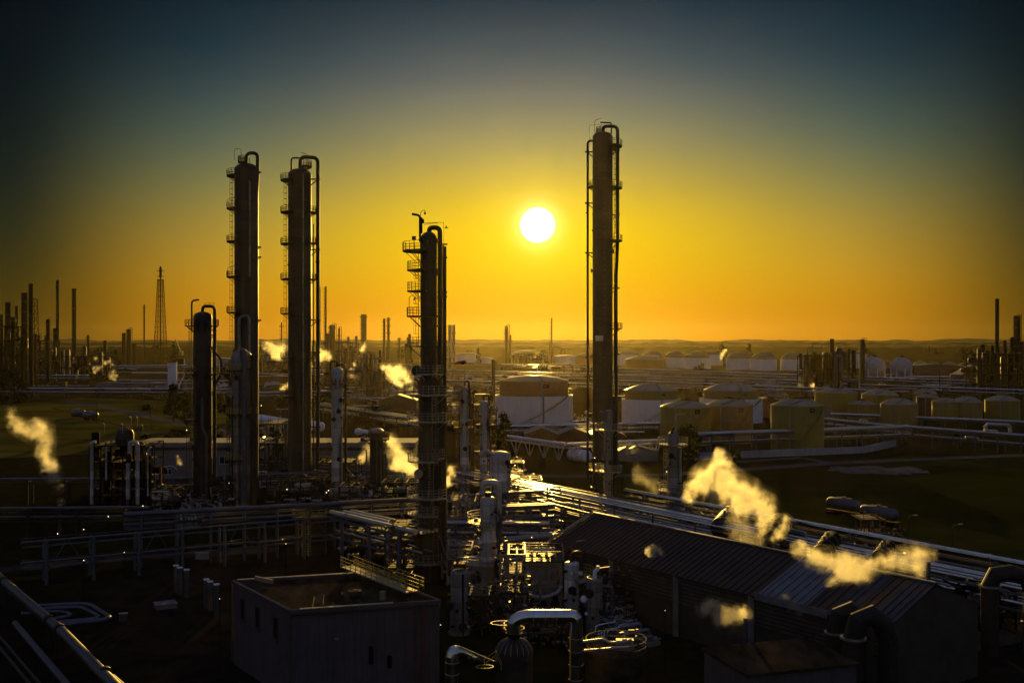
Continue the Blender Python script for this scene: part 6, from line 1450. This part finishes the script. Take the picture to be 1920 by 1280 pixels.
def lin(r, g, b, k=1.0):
    f = lambda x: ((x/255 + .055)/1.055)**2.4 if x > 10 else x/255/12.92
    return (f(r)*k, f(g)*k, f(b)*k)
w = bpy.data.worlds.new('World'); sc.world = w; w.use_nodes = True
t = w.node_tree; t.nodes.clear(); L = t.links
out = N(t, 'ShaderNodeOutputWorld'); bg = N(t, 'ShaderNodeBackground'); L.new(bg.outputs[0], out.inputs[0])
tc = N(t, 'ShaderNodeTexCoord'); sp = N(t, 'ShaderNodeSeparateXYZ'); L.new(tc.outputs['Generated'], sp.inputs[0])
DEG = 180 / math.pi
el = math_(t, 'MULTIPLY', math_(t, 'ARCSINE', sp.outputs[2]), DEG)
az = math_(t, 'ABSOLUTE', math_(t, 'SUBTRACT', math_(t, 'MULTIPLY', math_(t, 'ARCTAN2', sp.outputs[0], sp.outputs[1]), DEG), SUN_AZ*DEG))
E = math_(t, 'DIVIDE', el, 25.0, clamp=True)
def er(stops): return ramp(t, E, [(e/25.0, lin(*c)) for e, c in stops], 'B_SPLINE')
cen = er([(0, (220,138,0)), (1.2, (230,153,0)), (2.4, (237,170,0)), (4, (241,188,0)), (6, (242,198,4)), (8.2, (200,170,54)), (10.5, (152,145,96)), (13, (103,109,104)), (15, (70,84,90)), (17, (43,60,72)), (19, (22,40,52)), (23, (7,22,34))])
sid = er([(0, (172,110,12)), (1.5, (190,126,12)), (3.5, (190,142,30)), (6, (160,136,56)), (8.2, (120,120,74)), (10.5, (80,95,82)), (13, (46,66,72)), (15, (27,50,60)), (17, (15,36,48)), (19, (8,25,36)), (23, (4,14,23))])
edg = er([(0, (64,50,8)), (2, (64,52,10)), (4, (48,46,18)), (7, (24,36,28)), (10.5, (11,24,27)), (14, (5,17,24)), (18, (2,10,17)), (23, (1,7,13))])
def mr(x, a, b):
    n = N(t, 'ShaderNodeMapRange'); n.interpolation_type = 'SMOOTHSTEP'; n.inputs[1].default_value = a; n.inputs[2].default_value = b
    L.new(x, n.inputs[0]); return n.outputs[0]
fill = mixc(t, mr(el, 8, 50), lin(36,36,54), lin(68,72,100))
col = mixc(t, mr(az, 2, 19), cen, sid)
col = mixc(t, mr(az, 15, 27), col, edg)
sky = N(t, 'ShaderNodeTexSky', sky_type='NISHITA', sun_disc=False, sun_elevation=SUN_EL, sun_rotation=SUN_AZ)
ns = N(t, 'ShaderNodeVectorMath', operation='SCALE'); L.new(sky.outputs[0], ns.inputs[0]); ns.inputs['Scale'].default_value = .03
back = mixc(t, 1.0, ns.outputs[0], fill, 'ADD')
col = mixc(t, math_(t, 'MAXIMUM', mr(az, 30, 75), mr(el, 20, 45)), col, back)
# aureole and disc of the low sun
dt = N(t, 'ShaderNodeVectorMath', operation='DOT_PRODUCT'); L.new(tc.outputs['Generated'], dt.inputs[0]); dt.inputs[1].default_value = sdir
ang = math_(t, 'MULTIPLY', math_(t, 'ARCCOSINE', math_(t, 'MINIMUM', dt.outputs['Value'], 1.0)), DEG)
def gauss(s): return math_(t, 'EXPONENT', math_(t, 'MULTIPLY', math_(t, 'POWER', math_(t, 'DIVIDE', ang, s), 2.0), -1.0))
def addg(col, g, c, k):
    n = N(t, 'ShaderNodeVectorMath', operation='SCALE'); n.inputs[0].default_value = tuple(x*k for x in c); L.new(g, n.inputs['Scale'])
    return mixc(t, 1.0, col, n.outputs[0], 'ADD')
col = addg(col, gauss(6.5), (1, .68, .03), .07)
col = addg(col, gauss(2.8), (1, .74, .06), .28)
col = addg(col, gauss(.95), (1, .84, .35), 1.2)
disc = N(t, 'ShaderNodeMapRange'); disc.inputs[1].default_value = 1.0; disc.inputs[2].default_value = .3; L.new(ang, disc.inputs[0])
col = addg(col, disc.outputs[0], (1, .92, .7), 7.0)
L.new(col, bg.inputs[0]); bg.inputs[1].default_value = 1.0

# air: one even box of thin haze
hz = bpy.data.materials.new('haze'); t = nt(hz)
out = N(t, 'ShaderNodeOutputMaterial'); pv = N(t, 'ShaderNodeVolumePrincipled'); t.links.new(pv.outputs[0], out.inputs['Volume'])
pv.inputs['Color'].default_value = (1, .87, .5, 1); pv.inputs['Density'].default_value = HAZE; pv.inputs['Anisotropy'].default_value = .82
hb = MB().box((0, 2600, 55), (9000, 5600, 114))
ho = setting('haze', hb, hz, 'stuff')

sc.view_settings.view_transform = 'Standard'; sc.view_settings.look = 'None'
sc.view_settings.exposure = 0; sc.view_settings.gamma = 1
cy = sc.cycles
cy.use_denoising = True; cy.max_bounces = 6; cy.diffuse_bounces = 3; cy.glossy_bounces = 3; cy.volume_bounces = 1; cy.transparent_max_bounces = 16
cy.sample_clamp_indirect = 4.0; cy.sample_clamp_direct = 0
# labels that repeat without a shared group
seen = {}
for o in sc.objects:
    if o.parent is None and 'category' in o:
        seen.setdefault(o.get('label'), []).append(o)
for k, v in seen.items():
    if len(v) > 1 and len({x.get('group') or x.name for x in v}) > 1: print('SAME LABEL', len(v), k)
